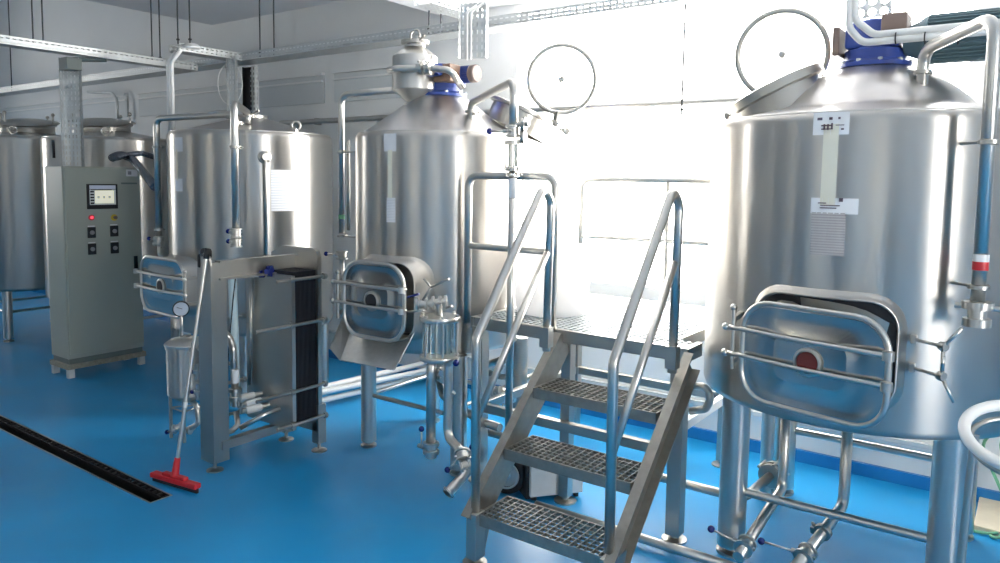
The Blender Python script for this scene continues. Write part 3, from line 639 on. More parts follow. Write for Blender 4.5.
# ------------------------------------------------------------------ TWO FAR TANKS
for (c, r, z0, z1, ap, mw, lb) in (((-7.43, 3.76), .62, .52, 2.045, 2.13, (-.12, -.05), 'far steel tank standing directly behind the sage-grey control cabinet'),
                                   ((-8.75, 3.50), .62, .52, 2.075, 2.15, (.05, .0), 'farthest steel tank, cut by the left edge of the photo')):
    T = thing('storage_tank', lb, 'tank', (c[0], c[1], 0), 'cylindrical steel tanks')
    shell(T, c[0], c[1], r, z0, z1, ap, .1); legs(T, c[0], c[1], .38, z0, .045); ties(T, c[0], c[1], .38, .3, .014, 'frl')
    mc = V((c[0] + mw[0], c[1] + mw[1], ap - .02)); b = MB(); b.lathe([(.26, -.06), (.26, .06), (.28, .065), (.28, .08)], mc, (.12, -.1, 1), 32); b.build('top_manway_collar', 'satin', T)
    b = MB(); b.lathe([(.30, .085), (.31, .095), (.29, .11), (.14, .135), (.001, .14)], mc, (.12, -.1, 1), 32); b.build('top_manway_lid', 'satin', T)
    for k in range(4): b = MB(); a = k * PI / 2 + .5; q = mc + V((.30 * math.cos(a), .30 * math.sin(a), .09)); b.cyl(q, q + V((0, 0, .08)), .01, n=8); b.ball(q + V((0, 0, .09)), .02, 8); b.build('lid_bolt', 'satin', T)
    lug(T, c, r, z1, ap, .1, c[0] + r * .68, c[1] - .28, .035)
# ------------------------------------------------------------------ CONTROL CABINET
cx0, cx1, cy0, cy1 = -6.76, -6.455, 2.84, 3.485; ct = at(62, 166, X=-6.46).z
T = thing('control_cabinet', 'tall sage-grey control cabinet with touch screen and buttons on its door', 'cabinet', ((cx0 + cx1) / 2, (cy0 + cy1) / 2, 0))
b = MB(); b.bb(cx0, cx1, cy0, cy1, .16, ct, .006); b.build('cabinet_body', 'cab', T)
b = MB(); b.bb(cx0 + .01, cx1 - .008, cy0 + .01, cy1 - .01, .09, .16); b.build('plinth', 'cabdark', T)
b = MB(); b.bb(cx0 - .01, cx1 + .014, cy0 - .012, cy1 + .012, .075, .115); b.build('base_frame', 'beige', T)
for x in (cx0 + .02, cx1 - .015):
    for y in (cy0 + .02, cy1 - .02): b = MB(); b.bb(x - .02, x + .02, y - .025, y + .025, 0, .075); b.build('foot', 'dwhite', T)
b = MB(); b.bb(cx1, cx1 + .018, cy0 + .012, cy1 - .006, .20, ct - .012, .005); door = b.build('door', 'cab', T)
dx = cx1 + .018
def face(x0, y0, x1, y1): p, q = at(x0, y0, X=dx), at(x1, y1, X=dx); return p.y, q.y, q.z, p.z
def plate(name, m, par, rect, t, off=0, bev=.003):
    b = MB(); b.bb(dx + off, dx + off + t, rect[0], rect[1], rect[2], rect[3], bev); return b.build(name, m, par)
R_ = face(86, 184, 117.5, 208.5); scr = plate('touch_screen', 'black', door, R_, .012)
def sub(rc, f0, f1, g0, g1): return (rc[0] + (rc[1] - rc[0]) * f0, rc[0] + (rc[1] - rc[0]) * f1, rc[2] + (rc[3] - rc[2]) * g0, rc[2] + (rc[3] - rc[2]) * g1)
M['lcd'] = mat('lit_screen', (.75, .74, .6), .3, emit=(.85, .83, .62), es=.55, var=0)
M['lcdhead'] = mat('lit_screen_header', (.3, .34, .42), .3, emit=(.30, .33, .40), es=.4, var=0)
M['lcdgrey'] = mat('lit_screen_grey', (.4, .42, .42), .3, emit=(.36, .40, .40), es=.4, var=0)
def spl(nm, m, rc, off): b = MB(); b.bb(dx + off, dx + off + .001, *rc); return b.build(nm, m, scr)
spl('screen_header', 'lcdhead', sub(R_, .08, .93, .80, .95), .0125)
spl('screen_side', 'lcdgrey', sub(R_, .08, .93, .17, .78), .0122)
spl('screen_area', 'lcd', sub(R_, .25, .86, .23, .74), .0128)
for k in range(5): spl('screen_key', 'black', sub(R_, .10, .22, .20 + k * .115, .27 + k * .115), .013)
for k in range(3): spl('screen_icon', 'lcdgrey', sub(R_, .32 + k * .18, .40 + k * .18, .42, .53), .0135)
spl('screen_line', 'black', sub(R_, .12, .80, .755, .775), .0135)
def disc(name, m, par, x, y, r, t, off=0.):
    p = at(x, y, X=dx); b = MB(); b.lathe([(r, 0), (r, t * .8), (r * .85, t)], (dx + off, p.y, p.z), (1, 0, 0), 20); return b.build(name, m, par)
o = disc('lamp_bezel', 'red', door, 91.3, 217.5, .024, .008); disc('red_lamp', 'redlamp', o, 91.3, 217.5, .012, .02)
o = disc('emergency_ring', 'yellow', door, 114, 217.5, .028, .008); disc('emergency_button', 'brown', o, 114.5, 217.5, .015, .03)
for x, y in ((91.5, 232.5), (114, 231), (92, 249), (114.5, 247.8)):
    rc = face(x - 4.3, y - 5.2, x + 4, y + 5.2); o = plate('selector_switch', 'black', door, rc, .012)
    rr = (rc[0] + .004, rc[1] - .004, rc[3] + .003, rc[3] + .012); b = MB(); b.bb(dx, dx + .003, *rr); b.build('name_strip', 'paper', o)
    b = MB(); ym, zm = (rc[0] + rc[1]) / 2, (rc[2] + rc[3]) / 2; b.lathe([(.018, .012), (.018, .020), (.014, .022)], (dx, ym, zm), (1, 0, 0), 16); b.box((dx + .026, ym, zm), (.012, .008, .03)); b.build('switch_knob', 'grey', o)
rc = face(133.5, 256, 137, 270); plate('door_handle', 'black', door, rc, .02)
rc = face(126, 169.5, 137.5, 176.5); plate('sticker', 'paper', door, rc, .001); b = MB(); b.bb(dx + .001, dx + .002, *sub(rc, .15, .45, .25, .75)); b.build('sticker_print', 'grey', door)
b = MB(); b.bb(dx, dx + .001, *face(121, 182.5, 137, 184.2)); b.build('engraved_line', 'cabdark', door)
# foil-wrapped hose leaving the cabinet top
b = MB(); P = [at(112, 158, X=-6.62), at(120, 154, X=-6.7), at(131, 158, X=-6.6), at(140, 168, X=-6.3), at(148, 178, X=-6.0), at(155, 187, X=-5.75)]
b.tube(P, .035, .06, n=12); tag(b.build('foil_hose', 'foil'), 'crinkled foil-wrapped hose running from the cabinet top towards the left tank', 'hose')
b = MB(); b.tube([at(116, 158, X=-6.55), at(128, 155, X=-6.6), at(141, 153, X=-6.6), at(154, 157, X=-6.6)], .025, .06, n=10); tag(b.build('foil_hose', 'foil'), 'shorter foil-wrapped pipe lying level against the far tank above the cabinet', 'hose')

# ------------------------------------------------------------------ CABLE TRAYS, POSTS, RODS
def tray(name_label, a, bb_, w, h, side, parent=None, rungs=False, m='perf'):
    """open channel from a to b: slotted bottom, two slotted lips; side = width direction"""
    a, e = V(a), V(bb_); u = e - a; s = V(side).normalized() * w; up = u.cross(s).normalized();
    if up.z < -.01: up = -up
    return a, u, s, up * h
def make_tray(label, a, e, w, h, side, up=None, group='slotted cable trays', rods=()):
    a, u, s, hh = tray(None, a, e, w, h, side)
    if up: hh = V(up).normalized() * h
    T = thing('cable_tray', label, 'cable tray', (a + u / 2 + s / 2), group)
    b = MB(); b.sheet(a, u, s); b.build('tray_bottom', 'perf', T, False)
    for off in (V((0, 0, 0)), s):
        b = MB(); b.sheet(a + off, u, hh); b.sheet(a + hh + off - (s * .04 if off.length else -s * .04) * .0, u, (s * (.10 if not off.length else -.10))); b.build('tray_side', 'perf', T, False)
    return T
p0 = at(0, 44, X=-6.35); make_tray('slotted cable tray crossing over the control cabinet from the left edge', (-6.47, -1.0, 2.66), (-6.47, 4.0, 2.66), .13, .065, (1, 0, 0))
make_tray('long slotted cable tray running along the back wall to the window', (-12.6, 4.0, 2.70), (-.9, 4.0, 2.70), .20, .065, (0, 1, 0))
T = make_tray('short slotted branch tray from the white conduit post to the back tray', (-5.82, 3.42, 2.70), (-5.82, 4.0, 2.70), .15, .06, (1, 0, 0))
make_tray('short slotted tray piece above the middle tank motor', (-3.16, 3.45, 2.75), (-3.16, 4.0, 2.75), .14, .06, (1, 0, 0))
def post(label, x, y, w, z0, z1, m='perf', dirx=(1, 0, 0), lips=(0, -1, 0), d=.05, rung=False):
    T = thing('tray_post', label, 'cable post', (x, y, z0), 'upright slotted posts')
    a = V((x, y, z0)); s = V(dirx).normalized() * w; u = V((0, 0, z1 - z0)); l = V(lips).normalized() * d
    b = MB(); b.sheet(a - s / 2, u, s); b.build('back_web', m, T, False)
    for q in (-s / 2, s / 2): b = MB(); b.sheet(a + q, u, l); b.build('side_lip', m, T, False)
    return T
pq = at(58, 100, Y=3.0); CP = post('slotted post standing on the control cabinet', -6.58, 3.0, .16, ct, 2.655, 'perf', (.8, .6, 0), (.6, -.8, 0), .04)
b = MB(); b.box((-6.55, 2.98, 2.60), (.14, .12, .10), None, .004); b.cyl((-6.55, 2.98, 2.64), (-6.40, 3.2, 2.655), .02); tag(b.build('tray_bracket', 'cabdark'), 'dark bracket joining the cabinet post to the overhead tray', 'bracket')
b = MB(); b.tube([at(53, 140, Y=2.97), at(54, 158, Y=2.97) ], .012, n=8); b.build('cable', 'black', CP)
xw = at(180, 100, Y=3.42).x
post('pale slotted post with white conduits rising behind the left tank', xw + .02, 3.90, .09, 0, at(180, 47, Y=3.42).z, 'perf', (1, .3, 0), (.3, -1, 0), .03)
for k, xx in enumerate((172.5, 168.8)):
    x_ = at(xx, 100, Y=3.40).x; b = MB(); b.tube([V((x_, 3.40, 1.95)), V((x_, 3.40, at(172, 62, Y=3.40).z)), V((x_ + .07, 3.44, at(172, 50, Y=3.4).z))], .016, .05, n=10)
    tag(b.build('conduit', 'white'), ('right' if k == 0 else 'left') + ' one of the two white conduits beside the pale slotted post', 'conduit')
xd = at(229, 100, Y=4.05).x
post('black slotted post standing behind the left tank', xd - .02, 4.28, .11, 0, 2.70, 'black', (1, .2, 0), (.2, -1, 0), .03); post('thin slotted strip right of the black post', xd + .09, 4.28, .05, 0, 2.70, 'perf')
T = post('slotted ladder post dropping to the middle tank motor', at(474, 40, Y=3.62).x, 3.62, .17, 2.43, 2.76, 'perf', (1, .4, 0), (.4, -1, 0), .05)
b = MB(); xx = at(474, 40, Y=3.60); [b.tube([V((xx.x - .04 + .03 * k, 3.58, 2.42)), V((xx.x - .04 + .03 * k, 3.58, 2.70)), V((xx.x + .04 * k, 3.64, 2.755))], .008, .04, n=8) for k in range(2)]; tag(b.build('conduit', 'white'), 'pair of thin white cables on the ladder post over the middle tank', 'cable')
T = post('wide post with round holes above the right tank gearbox', at(871, 12, Y=3.80).x, 3.84, .155, 2.47, 3.02, 'holes', (1, 0, 0), (0, -1, 0), .02)
for k, (P) in enumerate(([(849, 0), (849, 28), (862, 43), (985, 42), (1000, 42)], [(857, 0), (855, 20), (874, 35), (985, 37.5), (1000, 37.5)])):
    Q = [at(x, y, Y=3.52 - .0 * k) for x, y in P]; Q[0] = V((Q[1].x - .01, Q[1].y, 3.02)); Q[-1] = V((XR, Q[2].y, Q[2].z + .01)); Q[-2] = V((0, Q[2].y, Q[2].z + .004))
    b = MB(); b.tube(Q, .0155, .06, n=12); o = tag(b.build('conduit', 'white'), ('lower' if k == 0 else 'upper') + ' white conduit bending past the right tank gearbox', 'conduit')
    if k == 0:
        for x in (896, 925, 958): q = at(x, 41, Y=3.52); b = MB(); b.torus(q + V((0, 0, .012)), (1, 0, 0), .024, .003, 16, 6, 1.0); b.build('cable_tie', 'black', o)
def rod(x, y, z0, z1, label):
    b = MB(); b.cyl((x, y, z0), (x, y, z1), .006, n=8); b.lathe([(.014, 0), (.014, .012)], (x, y, z0 + .03), (0, 0, 1), 8); b.lathe([(.022, -.02), (.022, 0)], (x, y, z1), (0, 0, 1), 10)
    tag(b.build('threaded_rod', 'rod'), label, 'hanging rod', 'threaded rods holding the cable trays')
for px, lbl, yy, tz in ((37, 'threaded rod at far left above the tray over the cabinet', None, HZ), (47, 'second threaded rod from the left, beside its twin over the cabinet', None, HZ),
                        (152, 'threaded rod left of the pale conduit post, first of its pair', None, CZ), (160, 'threaded rod left of the pale conduit post, second of its pair', None, CZ)):
    p = at(px, 50, X=-6.4); rod(-6.4 if px > 100 else -6.46, p.y, 2.70, tz if p.y > 0 and px < 100 else HZ if px < 100 else HZ, lbl)
for px, lbl, y_, t in ((10, 'short threaded rod hanging at the far left over the farthest tank', 4.02, HZ), (260, 'left rod of the pair holding the back tray behind the left tank', 4.02, CZ), (274, 'right rod of the pair holding the back tray behind the left tank', 4.18, CZ),
                       (429, 'left rod of the pair just below the dropped ceiling corner', 4.02, None), (441, 'right rod of the pair just below the dropped ceiling corner', 4.18, None), (684, 'long thin rod hanging in the middle of the window', 4.1, None)):
    p = at(px, 45, Y=y_); top = t if t else (bc.z if p.x > bc.x else CZ); rod(p.x, y_, 2.08 if px == 684 else 2.71, top, lbl)
for px, lbl in ((178, 'rod directly above the pale conduit post'), (190, 'rod above the small white ceiling sensor')):
    p = at(px, 40, Y=3.5); rod(p.x, 3.5, at(px, 44, Y=3.5).z, CZ, lbl)
p = at(192, 46, Y=3.5); b = MB(); b.lathe([(.06, 0), (.065, .012), (.045, .035), (.001, .045)], p - V((0, 0, .02)), (0, 0, 1), 20); tag(b.build('ceiling_sensor', 'white'), 'small white dome sensor on a rod beside the pale post', 'sensor')
b = MB(); cc = at(230, 84, Y=3.95); b.torus(cc, (.45, -.9, 0), .115, .004, 40, 6, 1.55); tag(b.build('cable_loop', 'white'), 'thin white cable hanging in a loop in front of the black post', 'cable')
# wall pipes
b = MB(); zp = 2.22; b.cyl((-6.0, WY - .06, zp), (-.75, WY - .06, zp), .024, n=14); o = tag(b.build('wall_pipe', 'steel'), 'long horizontal steel pipe along the back wall and across the window', 'pipe')
for x in (-5.5, -3.6): b = MB(); b.bb(x - .015, x + .015, WY - .06, WY, zp - .03, zp + .03); b.build('pipe_bracket', 'satin', o)
b = MB(); b.tube([at(88, 92, Y=4.6), at(112, 93, Y=4.6), at(117, 100, Y=4.6), at(118, 128, Y=4.6)], .018, .08, n=10); tag(b.build('wall_conduit', 'galv'), 'bent grey conduit on the wall behind the cabinet post', 'conduit')
# ------------------------------------------------------------------ FLOOR DRAIN
T = thing('floor_drain', 'long black drainage channel sunk in the blue floor at the left', 'floor drain', ((DX0 + DX1) / 2, (DY0 + DY1) / 2, -.12))
b = MB(); b.bb(DX0, DX1, DY0, DY1, -.13, -.12); b.bb(DX0, DX1, DY0, DY0 + .004, -.12, .0); b.bb(DX0, DX1, DY1 - .004, DY1, -.12, 0); b.bb(DX1 - .004, DX1, DY0, DY1, -.12, 0); b.build('channel', 'black', T)
b = MB(); b.bb(DX0, DX1 - .004, DY0 + .066, DY0 + .071, -.02, .001)
for k in range(110): x = DX1 - .02 - k * .053; b.bb(x - .004, x + .004, DY0 + .071, DY1 - .005, -.012, -.002)
b.build('grate', 'black', T)
b = MB()
b.bb(DX0, DX1 + .01, DY1, DY1 + .008, -.0, .002); b.bb(DX0, DX1 + .01, DY0 - .008, DY0, 0, .002); b.bb(DX1, DX1 + .01, DY0, DY1, 0, .002); b.build('edge_strip', 'satin', T)

# ------------------------------------------------------------------ PLATE HEAT EXCHANGER
T = thing('plate_heat_exchanger', 'plate heat exchanger with a dark plate pack in a steel frame before the left tank', 'heat exchanger', (-3.72, 2.75, 0))
hz = 1.29
ca = MB(); px0, px1 = -3.85, -3.725
pts = [(-.065, 0.06), (.065, .06), (.065, 1.20), (.05, 1.25), (0, 1.27), (-.05, 1.25), (-.065, 1.20)]
ym0, ym1 = 2.40, 2.50
f0 = [V((-3.785 + x, ym0, z)) for x, z in pts]; ca.poly(f0, .012, (0, 1, 0)); ca.bb(-3.85, -3.72, ym0 + .0125, ym1, .06, 1.215); ca.build('support_column', 'satin', T)
b = MB(); foot(b, -3.775, 2.44, .03, .07); b.build('levelling_foot', 'satin', T)
# fixed frame plate with two feet
b = MB(); prof = [(-3.97, .13), (-3.525, .13), (-3.525, 1.22), (-3.54, 1.255), (-3.57, 1.27), (-3.86, 1.27), (-3.89, 1.255), (-3.97, 1.22)]
b.poly([V((x, 2.995, z)) for x, z in prof], .03, (0, 1, 0)); b.build('frame_plate', 'satin', T)
for x in (-3.87, -3.55): b = MB(); b.bb(x - .03, x + .03, 2.99, 3.05, .055, .30); l = b.build('leg', 'satin', T); b = MB(); foot(b, x, 3.02, .03, .06); b.build('levelling_foot', 'satin', l)
b = MB(); b.bb(-3.97, -3.525, 2.80, 2.825, .19, 1.12); b.build('pressure_plate', 'satin', T)
b = MB()
for k in range(34): y = 2.83 + k * .0048; b.bb(-3.94, -3.542 + (.004 if k % 2 else 0), y, y + .0036, .21, 1.14)
tag_ = b.build('plate_pack', 'gasket', T)
b = MB(); b.bb(-3.755, -3.735, 2.45, 3.0, 1.115, 1.225); b.bb(-3.735, -3.70, 2.45, 3.0, 1.213, 1.225); b.bb(-3.735, -3.70, 2.45, 3.0, 1.115, 1.127); b.build('carrying_beam', 'satin', T)
b = MB(); b.bb(-3.76, -3.71, 2.45, 3.0, .13, .18); b.build('guide_bar', 'satin', T)
b = MB(); b.bb(-3.90, -3.53, 2.99, 3.03, .13, .19); b.build('foot_crossbar', 'satin', T)
for x in (-3.515, -3.982):
    for z, s in ((1.10, .12), (.83, .26), (.43, .26), (.23, .12)):
        b = MB(); b.cyl((x, 2.80 - s, z), (x, 3.05, z), .0105, n=10); b.lathe([(.02, 0), (.02, .025)], (x, 2.775, z), (0, 1, 0), 6); b.lathe([(.02, 0), (.02, .02)], (x, 3.03, z), (0, 1, 0), 6); b.build('tie_bolt', 'satin', T)
# pipework on the exchanger
b = MB(); hy = 2.70; b.tube([at(258, 273, Y=hy + .08), at(232, 274, Y=hy), at(234.5, 330, Y=hy), at(236, 402, Y=hy)], .025, .04, n=12); b.build('sleeved_pipe', 'palehose', T)
b = MB(); clamp(b, at(262, 272, Y=2.77), (.9, .5, 0), .024, .03); clamp(b, at(270, 271, Y=2.79), (.9, .5, 0), .024, .03); b.build('sleeve_coupling', 'knob', T)
b = MB(); b.tube([at(236, 273, Y=2.66), at(233, 300, Y=2.66), at(229, 345, Y=2.66), at(227, 385, Y=2.66)], .004, .05, n=6); b.build('sensor_cable', 'black', T)
b = MB(); b.tube([at(252, 275, Y=2.78), at(249, 385, Y=2.78)], .012, n=10); b.build('thin_riser', 'satin', T)
ey = 2.60; b = MB(); b.tube([at(206, 334, Y=2.44), at(228, 333, Y=ey), at(233, 348, Y=ey), at(235, 392, Y=ey)], .021, .06, n=14); b.build('elbow_pipe', 'steel', T)
q = at(235, 376, Y=ey); b = MB(); b.cyl(q - V((0, 0, .04)), q + V((0, 0, .04)), .0225); b.build('paper_label', 'paper', T)
b = MB(); q = at(235, 390, Y=ey)
for dz in (0, -.05): b.lathe([(.02, -.012), (.038, -.010), (.038, .010), (.02, .012)], q + V((0, 0, dz)), (0, 0, 1), 18)
for a in range(4): b.cyl(q + V((.032 * math.cos(a * 1.57), .032 * math.sin(a * 1.57), .01)), q + V((.032 * math.cos(a * 1.57), .032 * math.sin(a * 1.57), -.09)), .005, n=6)
b.cyl(q, q - V((0, 0, .10)), .02); b.build('sight_coupling', 'steel', T)
for y_, L_, rr in ((398, .13, .020), (403, .10, .016), (410, .15, .022)):
    a = at(234 if y_ < 400 else 241, y_ + 1.5, Y=2.62); b = MB(); d = V((.30, .95, 0)).normalized(); b.cyl(a, a + V((.02, .20, 0)) * 1.0, rr * .8)
    sp = b.build('stub_pipe', 'steel', T); b = MB(); b.lathe([(rr, 0), (rr * 1.1, .01), (rr * 1.1, .09), (rr, .10)], a + V((.004, .03, 0)), V((.02, .20, 0)), 16); b.build('plastic_nut', 'white', sp)
b = MB(); b.tube([at(236, 412, Y=2.62), at(238, 425, Y=2.60), at(232, 431, Y=2.56), at(224, 433, Y=2.5)], .016, .03, n=10); b.tube([at(240, 428, Y=2.58), at(262, 416, Y=2.68), at(280, 408, Y=2.78)], .015, .03, n=10); b.build('lower_pipe', 'steel', T)
b = MB(); b.lathe([(.02, 0), (.026, .004), (.026, .02), (.02, .024)], at(226, 433, Y=2.5), (-.5, -.8, .1), 16); b.build('end_cap', 'black', T)

# ------------------------------------------------------------------ SQUEEGEE
hd0, hd1 = at(153, 475, Z=.03), at(198, 488, Z=.03); mid = (hd0 + hd1) / 2; u = (hd1 - hd0).normalized()
T = thing('floor_squeegee', 'red floor squeegee leaning upright against the heat exchanger column', 'squeegee', (mid.x, mid.y, 0))
b = MB(); v = V((-u.y, u.x, 0)); b.box(mid + V((0, 0, .008)), ((hd1 - hd0).length, .045, .028), (u, v, V((0, 0, 1))), .006); b.box(mid + V((0, 0, .03)), ((hd1 - hd0).length * .5, .035, .02), (u, v, V((0, 0, 1))), .006); b.build('squeegee_head', 'red', T)
b = MB(); b.box(mid + V((0, 0, -.017)), ((hd1 - hd0).length * .98, .014, .026), (u, v, V((0, 0, 1)))); b.build('rubber_blade', 'black', T)
st = mid + V((0, 0, .03)); tp = at(207.5, 250, Y=2.395); b = MB(); dd = (tp - st).normalized(); b.lathe([(.024, 0), (.02, .02), (.016, .10)], st, dd, 14); b.build('socket', 'red', T)
b = MB(); b.cyl(st + dd * .08, tp - dd * .03, .0105, n=12); b.build('pole', 'steel', T); b = MB(); b.tube([tp - dd * .05, tp + dd * .01], .016, n=12); b.build('grip', 'black', T)
b = MB(); sp = st + dd * ((tp - st).length * .30); b.cyl(sp, sp + dd * .03, .0125); b.build('pole_label', 'white', T)
b = MB(); b.box(V((-3.80, 2.425, 1.262)), (.06, .05, .06), None, .015); b.box(V((-3.83, 2.42, 1.22)), (.03, .05, .08), None, .01); tag(b.build('column_cap', 'black'), 'black cap on top of the heat exchanger column', 'cap')

# ------------------------------------------------------------------ SMALL POT WITH GAUGE
ky = 2.66; kc = at(187, 370, Y=ky); kr = .122
zt_, zb_ = at(187, 345, Y=ky).z, at(187, 394, Y=ky).z
T = thing('filter_pot', 'small lidded steel pot on thin legs with a round gauge, left of the heat exchanger', 'filter pot', (kc.x, ky, 0))
b = MB(); b.lathe([(.03, zb_ - .05), (kr * .8, zb_ - .01), (kr, zb_ + .01), (kr, zt_ - .02), (kr * 1.05, zt_ - .018), (kr * 1.05, zt_)], (kc.x, ky, 0), (0, 0, 1), 36); b.build('pot_body', 'tank', T)
b = MB(); b.lathe([(kr * 1.08, zt_), (kr * 1.1, zt_ + .008), (kr * 1.08, zt_ + .016), (kr * .8, zt_ + .04), (.03, zt_ + .055), (.02, zt_ + .06)], (kc.x, ky, 0), (0, 0, 1), 36); b.torus((kc.x, ky, zt_ + .05), (0, 0, 1), .035, .006, 20, 8); b.build('pot_lid', 'steel', T)
for k in range(3):
    a = (-2.4, -.75, 1.2)[k]; x, y = kc.x + kr * .85 * math.cos(a), ky + kr * .9 * math.sin(a); b = MB(); b.lathe([(.011, 0), (.011, zb_ + .05)], (x + .0, y, 0), (0, 0, 1), 12); b.build('leg', 'satin', T)
    b = MB(); a2 = (-2.4, -.75, 1.2)[(k + 1) % 3]; b.cyl((x, y, .20), (kc.x + kr * .9 * math.cos(a2), ky + kr * .9 * math.sin(a2), .20), .005, n=8); b.build('brace', 'satin', T)
g = at(181, 309, Y=ky - .02); nd = (EYE - g); nd.z = 0; nd.normalize()
b = MB(); b.tube([V((g.x, g.y, zt_ + .04)), g - V((0, 0, .04))], .009, n=8); b.build('gauge_stem', 'steel', T)
b = MB(); b.lathe([(.045, -.03), (.051, -.025), (.051, .006), (.045, .008), (.045, .0)], g, nd, 28, False); b.lathe([(.046, -.03), (.001, -.03)], g, nd, 28, False); gg = b.build('gauge_case', 'black', T)
b = MB(); b.lathe([(.045, .0), (.045, .002)], g, nd, 28); b.build('gauge_dial', 'dial', gg); b = MB(); bx, by = basis(nd); b.beam(g + nd * .003 - bx * .008, g + nd * .003 + bx * .025 + by * .012, .003, .002, nd); b.build('gauge_needle', 'black', gg)
s_ = at(172, 372, Y=ky - .09); a = math.atan2(-.9, -.35); b = MB(); b.patch((kc.x, ky), kr, -2.25, -1.95, zt_ - .11, zt_ - .05); b.build('label', 'paper', T, False)
for k, (qx, qy) in enumerate(((193, 350), (197, 372), (198, 392))):
    q = at(qx, qy, Y=ky - .11); b = MB(); clamp(b, q, (0, 0, 1), .017, .025); b.cyl(q - V((0, 0, .05)), q + V((0, 0, .05)), .011, n=10); b.build('side_coupling', 'steel', T)
    if k: b = MB(); b.ball(q + V((-.03, -.02, 0)), .014, 10); b.build('knob', 'knob', T)
b = MB(); b.tube([V((kc.x + .01, ky, zb_ - .03)), at(197, 405, Y=ky), at(199, 424, Y=ky), at(182, 432, Y=ky - .06)], .017, .05, n=12); clamp(b, at(190, 430, Y=ky - .03), (-1, -.4, 0), .02, .02); b.build('outlet_pipe', 'steel', T)
valve(T, at(178, 428, Y=ky - .08), (-.6, -.6, -.3), .02, at(154, 435, Y=ky - .08) - at(178, 426, Y=ky - .08), .09)

# ------------------------------------------------------------------ GLASS VESSEL AND ITS PIPES
vy = 2.93; vc = at(440, 318, Y=vy); vt = vc.z; vb = at(440, 357, Y=vy).z; vr = at(459, 330, Y=vy).x - at(440, 330, Y=vy).x
vr = .105
T = thing('sight_glass_vessel', 'clear glass cylinder between steel flanges with a valve cluster on top', 'glass vessel', (vc.x, vy, 0))
b = MB(); b.lathe([(vr * .80, vb + .012), (vr * .80, vt - .012)], (vc.x, vy, 0), (0, 0, 1), 36, False); b.lathe([(vr * .76, vt - .012), (vr * .76, vb + .012)], (vc.x, vy, 0), (0, 0, 1), 36, False); b.build('glass_cylinder', 'glass', T)
for z_, nm in ((vb, 'lower_flange'), (vt, 'upper_flange')):
    b = MB(); b.lathe([(.02, -.012), (vr, -.012), (vr * 1.02, -.006), (vr * 1.02, .006), (vr, .012), (.02, .014)], (vc.x, vy, z_), (0, 0, 1), 36); b.build(nm, 'steel', T)
for k in range(6):
    a = k * PI / 3 + .35; x, y = vc.x + vr * .9 * math.cos(a), vy + vr * .9 * math.sin(a); b = MB(); b.cyl((x, y, vb - .02), (x, y, vt + .022), .006, n=8); b.lathe([(.010, 0), (.010, .01)], (x, y, vt + .012), (0, 0, 1), 6); b.build('tie_rod', 'steel', T)
b = MB(); q = at(437, 303, Y=vy - .02)
b.cyl((vc.x, vy, vt), (q.x + .01, q.y, q.z), .017); q0, q1 = at(418, 304, Y=vy - .04), at(446, 302, Y=vy + .04)
b.cyl(q0, q1, .02)
for f in (0, .3, .55, .8, 1): b.lathe([(.02, -.008), (.036, -.006), (.036, .006), (.02, .008)], q0.lerp(q1, f), q1 - q0, 20)
b.build('valve_cluster', 'steel', T)
for P, nm, m in (([(423, 300), (431, 287)], 'lever', 'satin'), ([(431, 287), (449, 279)], 'lever', 'satin'), ([(431, 287), (424, 279)], 'lever', 'satin'), ([(408, 312), (424, 310)], 'lever', 'steel'), ([(408, 297), (419, 294)], 'blue_lever', 'knob'), ([(446, 308), (452, 306)], 'lever', 'satin')):
    b = MB(); b.tube([at(x, y, Y=vy - .05) for x, y in P], .0065, n=8); b.build(nm, m, T)
b = MB(); b.tube([V((vc.x - .05, vy, vb)), V((at(431, 400, Y=vy).x, vy, vb - .10)), V((at(431, 400, Y=vy).x, vy, at(431, 452, Y=vy).z))], .026, .05, n=14); pA_ = b.build('straight_pipe', 'steel', T)
q = at(431, 451, Y=vy); b = MB(); b.lathe([(.026, .05), (.044, .048), (.044, .03), (.032, .028), (.032, .008), (.044, .006), (.044, -.012), (.03, -.014), (.03, -.035)], q, (0, 0, 1), 20); b.cyl(q + V((-.09, 0, .01)), q + V((-.03, 0, .01)), .012, n=10)
b.build('bottom_valve', 'steel', T); b = MB(); hx = at(421.5, 448, Y=vy - .02); b.tube([hx, at(421.5, 432, Y=vy - .02)], .005, n=8); lv = b.build('lever', 'steel', T); b = MB(); b.ball(at(421.5, 429, Y=vy - .02), .016); b.build('knob', 'knob', lv)
pB_ = MB(); y0 = vy + .03; pB_.tube([V((vc.x + .05, y0, vb)), V((at(448, 400, Y=y0).x, y0, at(448, 365, Y=y0).z)), V((at(448, 400, Y=y0).x, y0, at(448, 437, Y=y0).z)), at(458, 448, Y=y0 - .06), at(462, 452, Y=y0 - .07)], .024, .06, n=14); pB_.build('curved_pipe', 'steel', T)
b = MB()
for x, y in ((444, 378), (450, 392), (443, 372)): q = at(x, y, Y=vy + .06); clamp(b, q, (.5, .3, .8), .02, .03)
b.tube([at(437, 376, Y=vy + .05), at(447, 382, Y=vy + .07)], .02, n=10); b.build('side_coupling', 'steel', T)
b = MB(); b.ball(at(456, 363, Y=vy - .04), .018); b.build('knob', 'knob', T)
vv = at(463, 456, Y=y0 - .08); valve(T, vv, (.6, -.5, -.6), .026, at(446, 471, Y=y0 - .12) - vv, .05)
valve(T, at(466, 466, Y=y0 - .10), (-.6, -.6, -.3), .026, at(472, 448, Y=y0 - .1) - at(466, 466, Y=y0 - .1), .05)
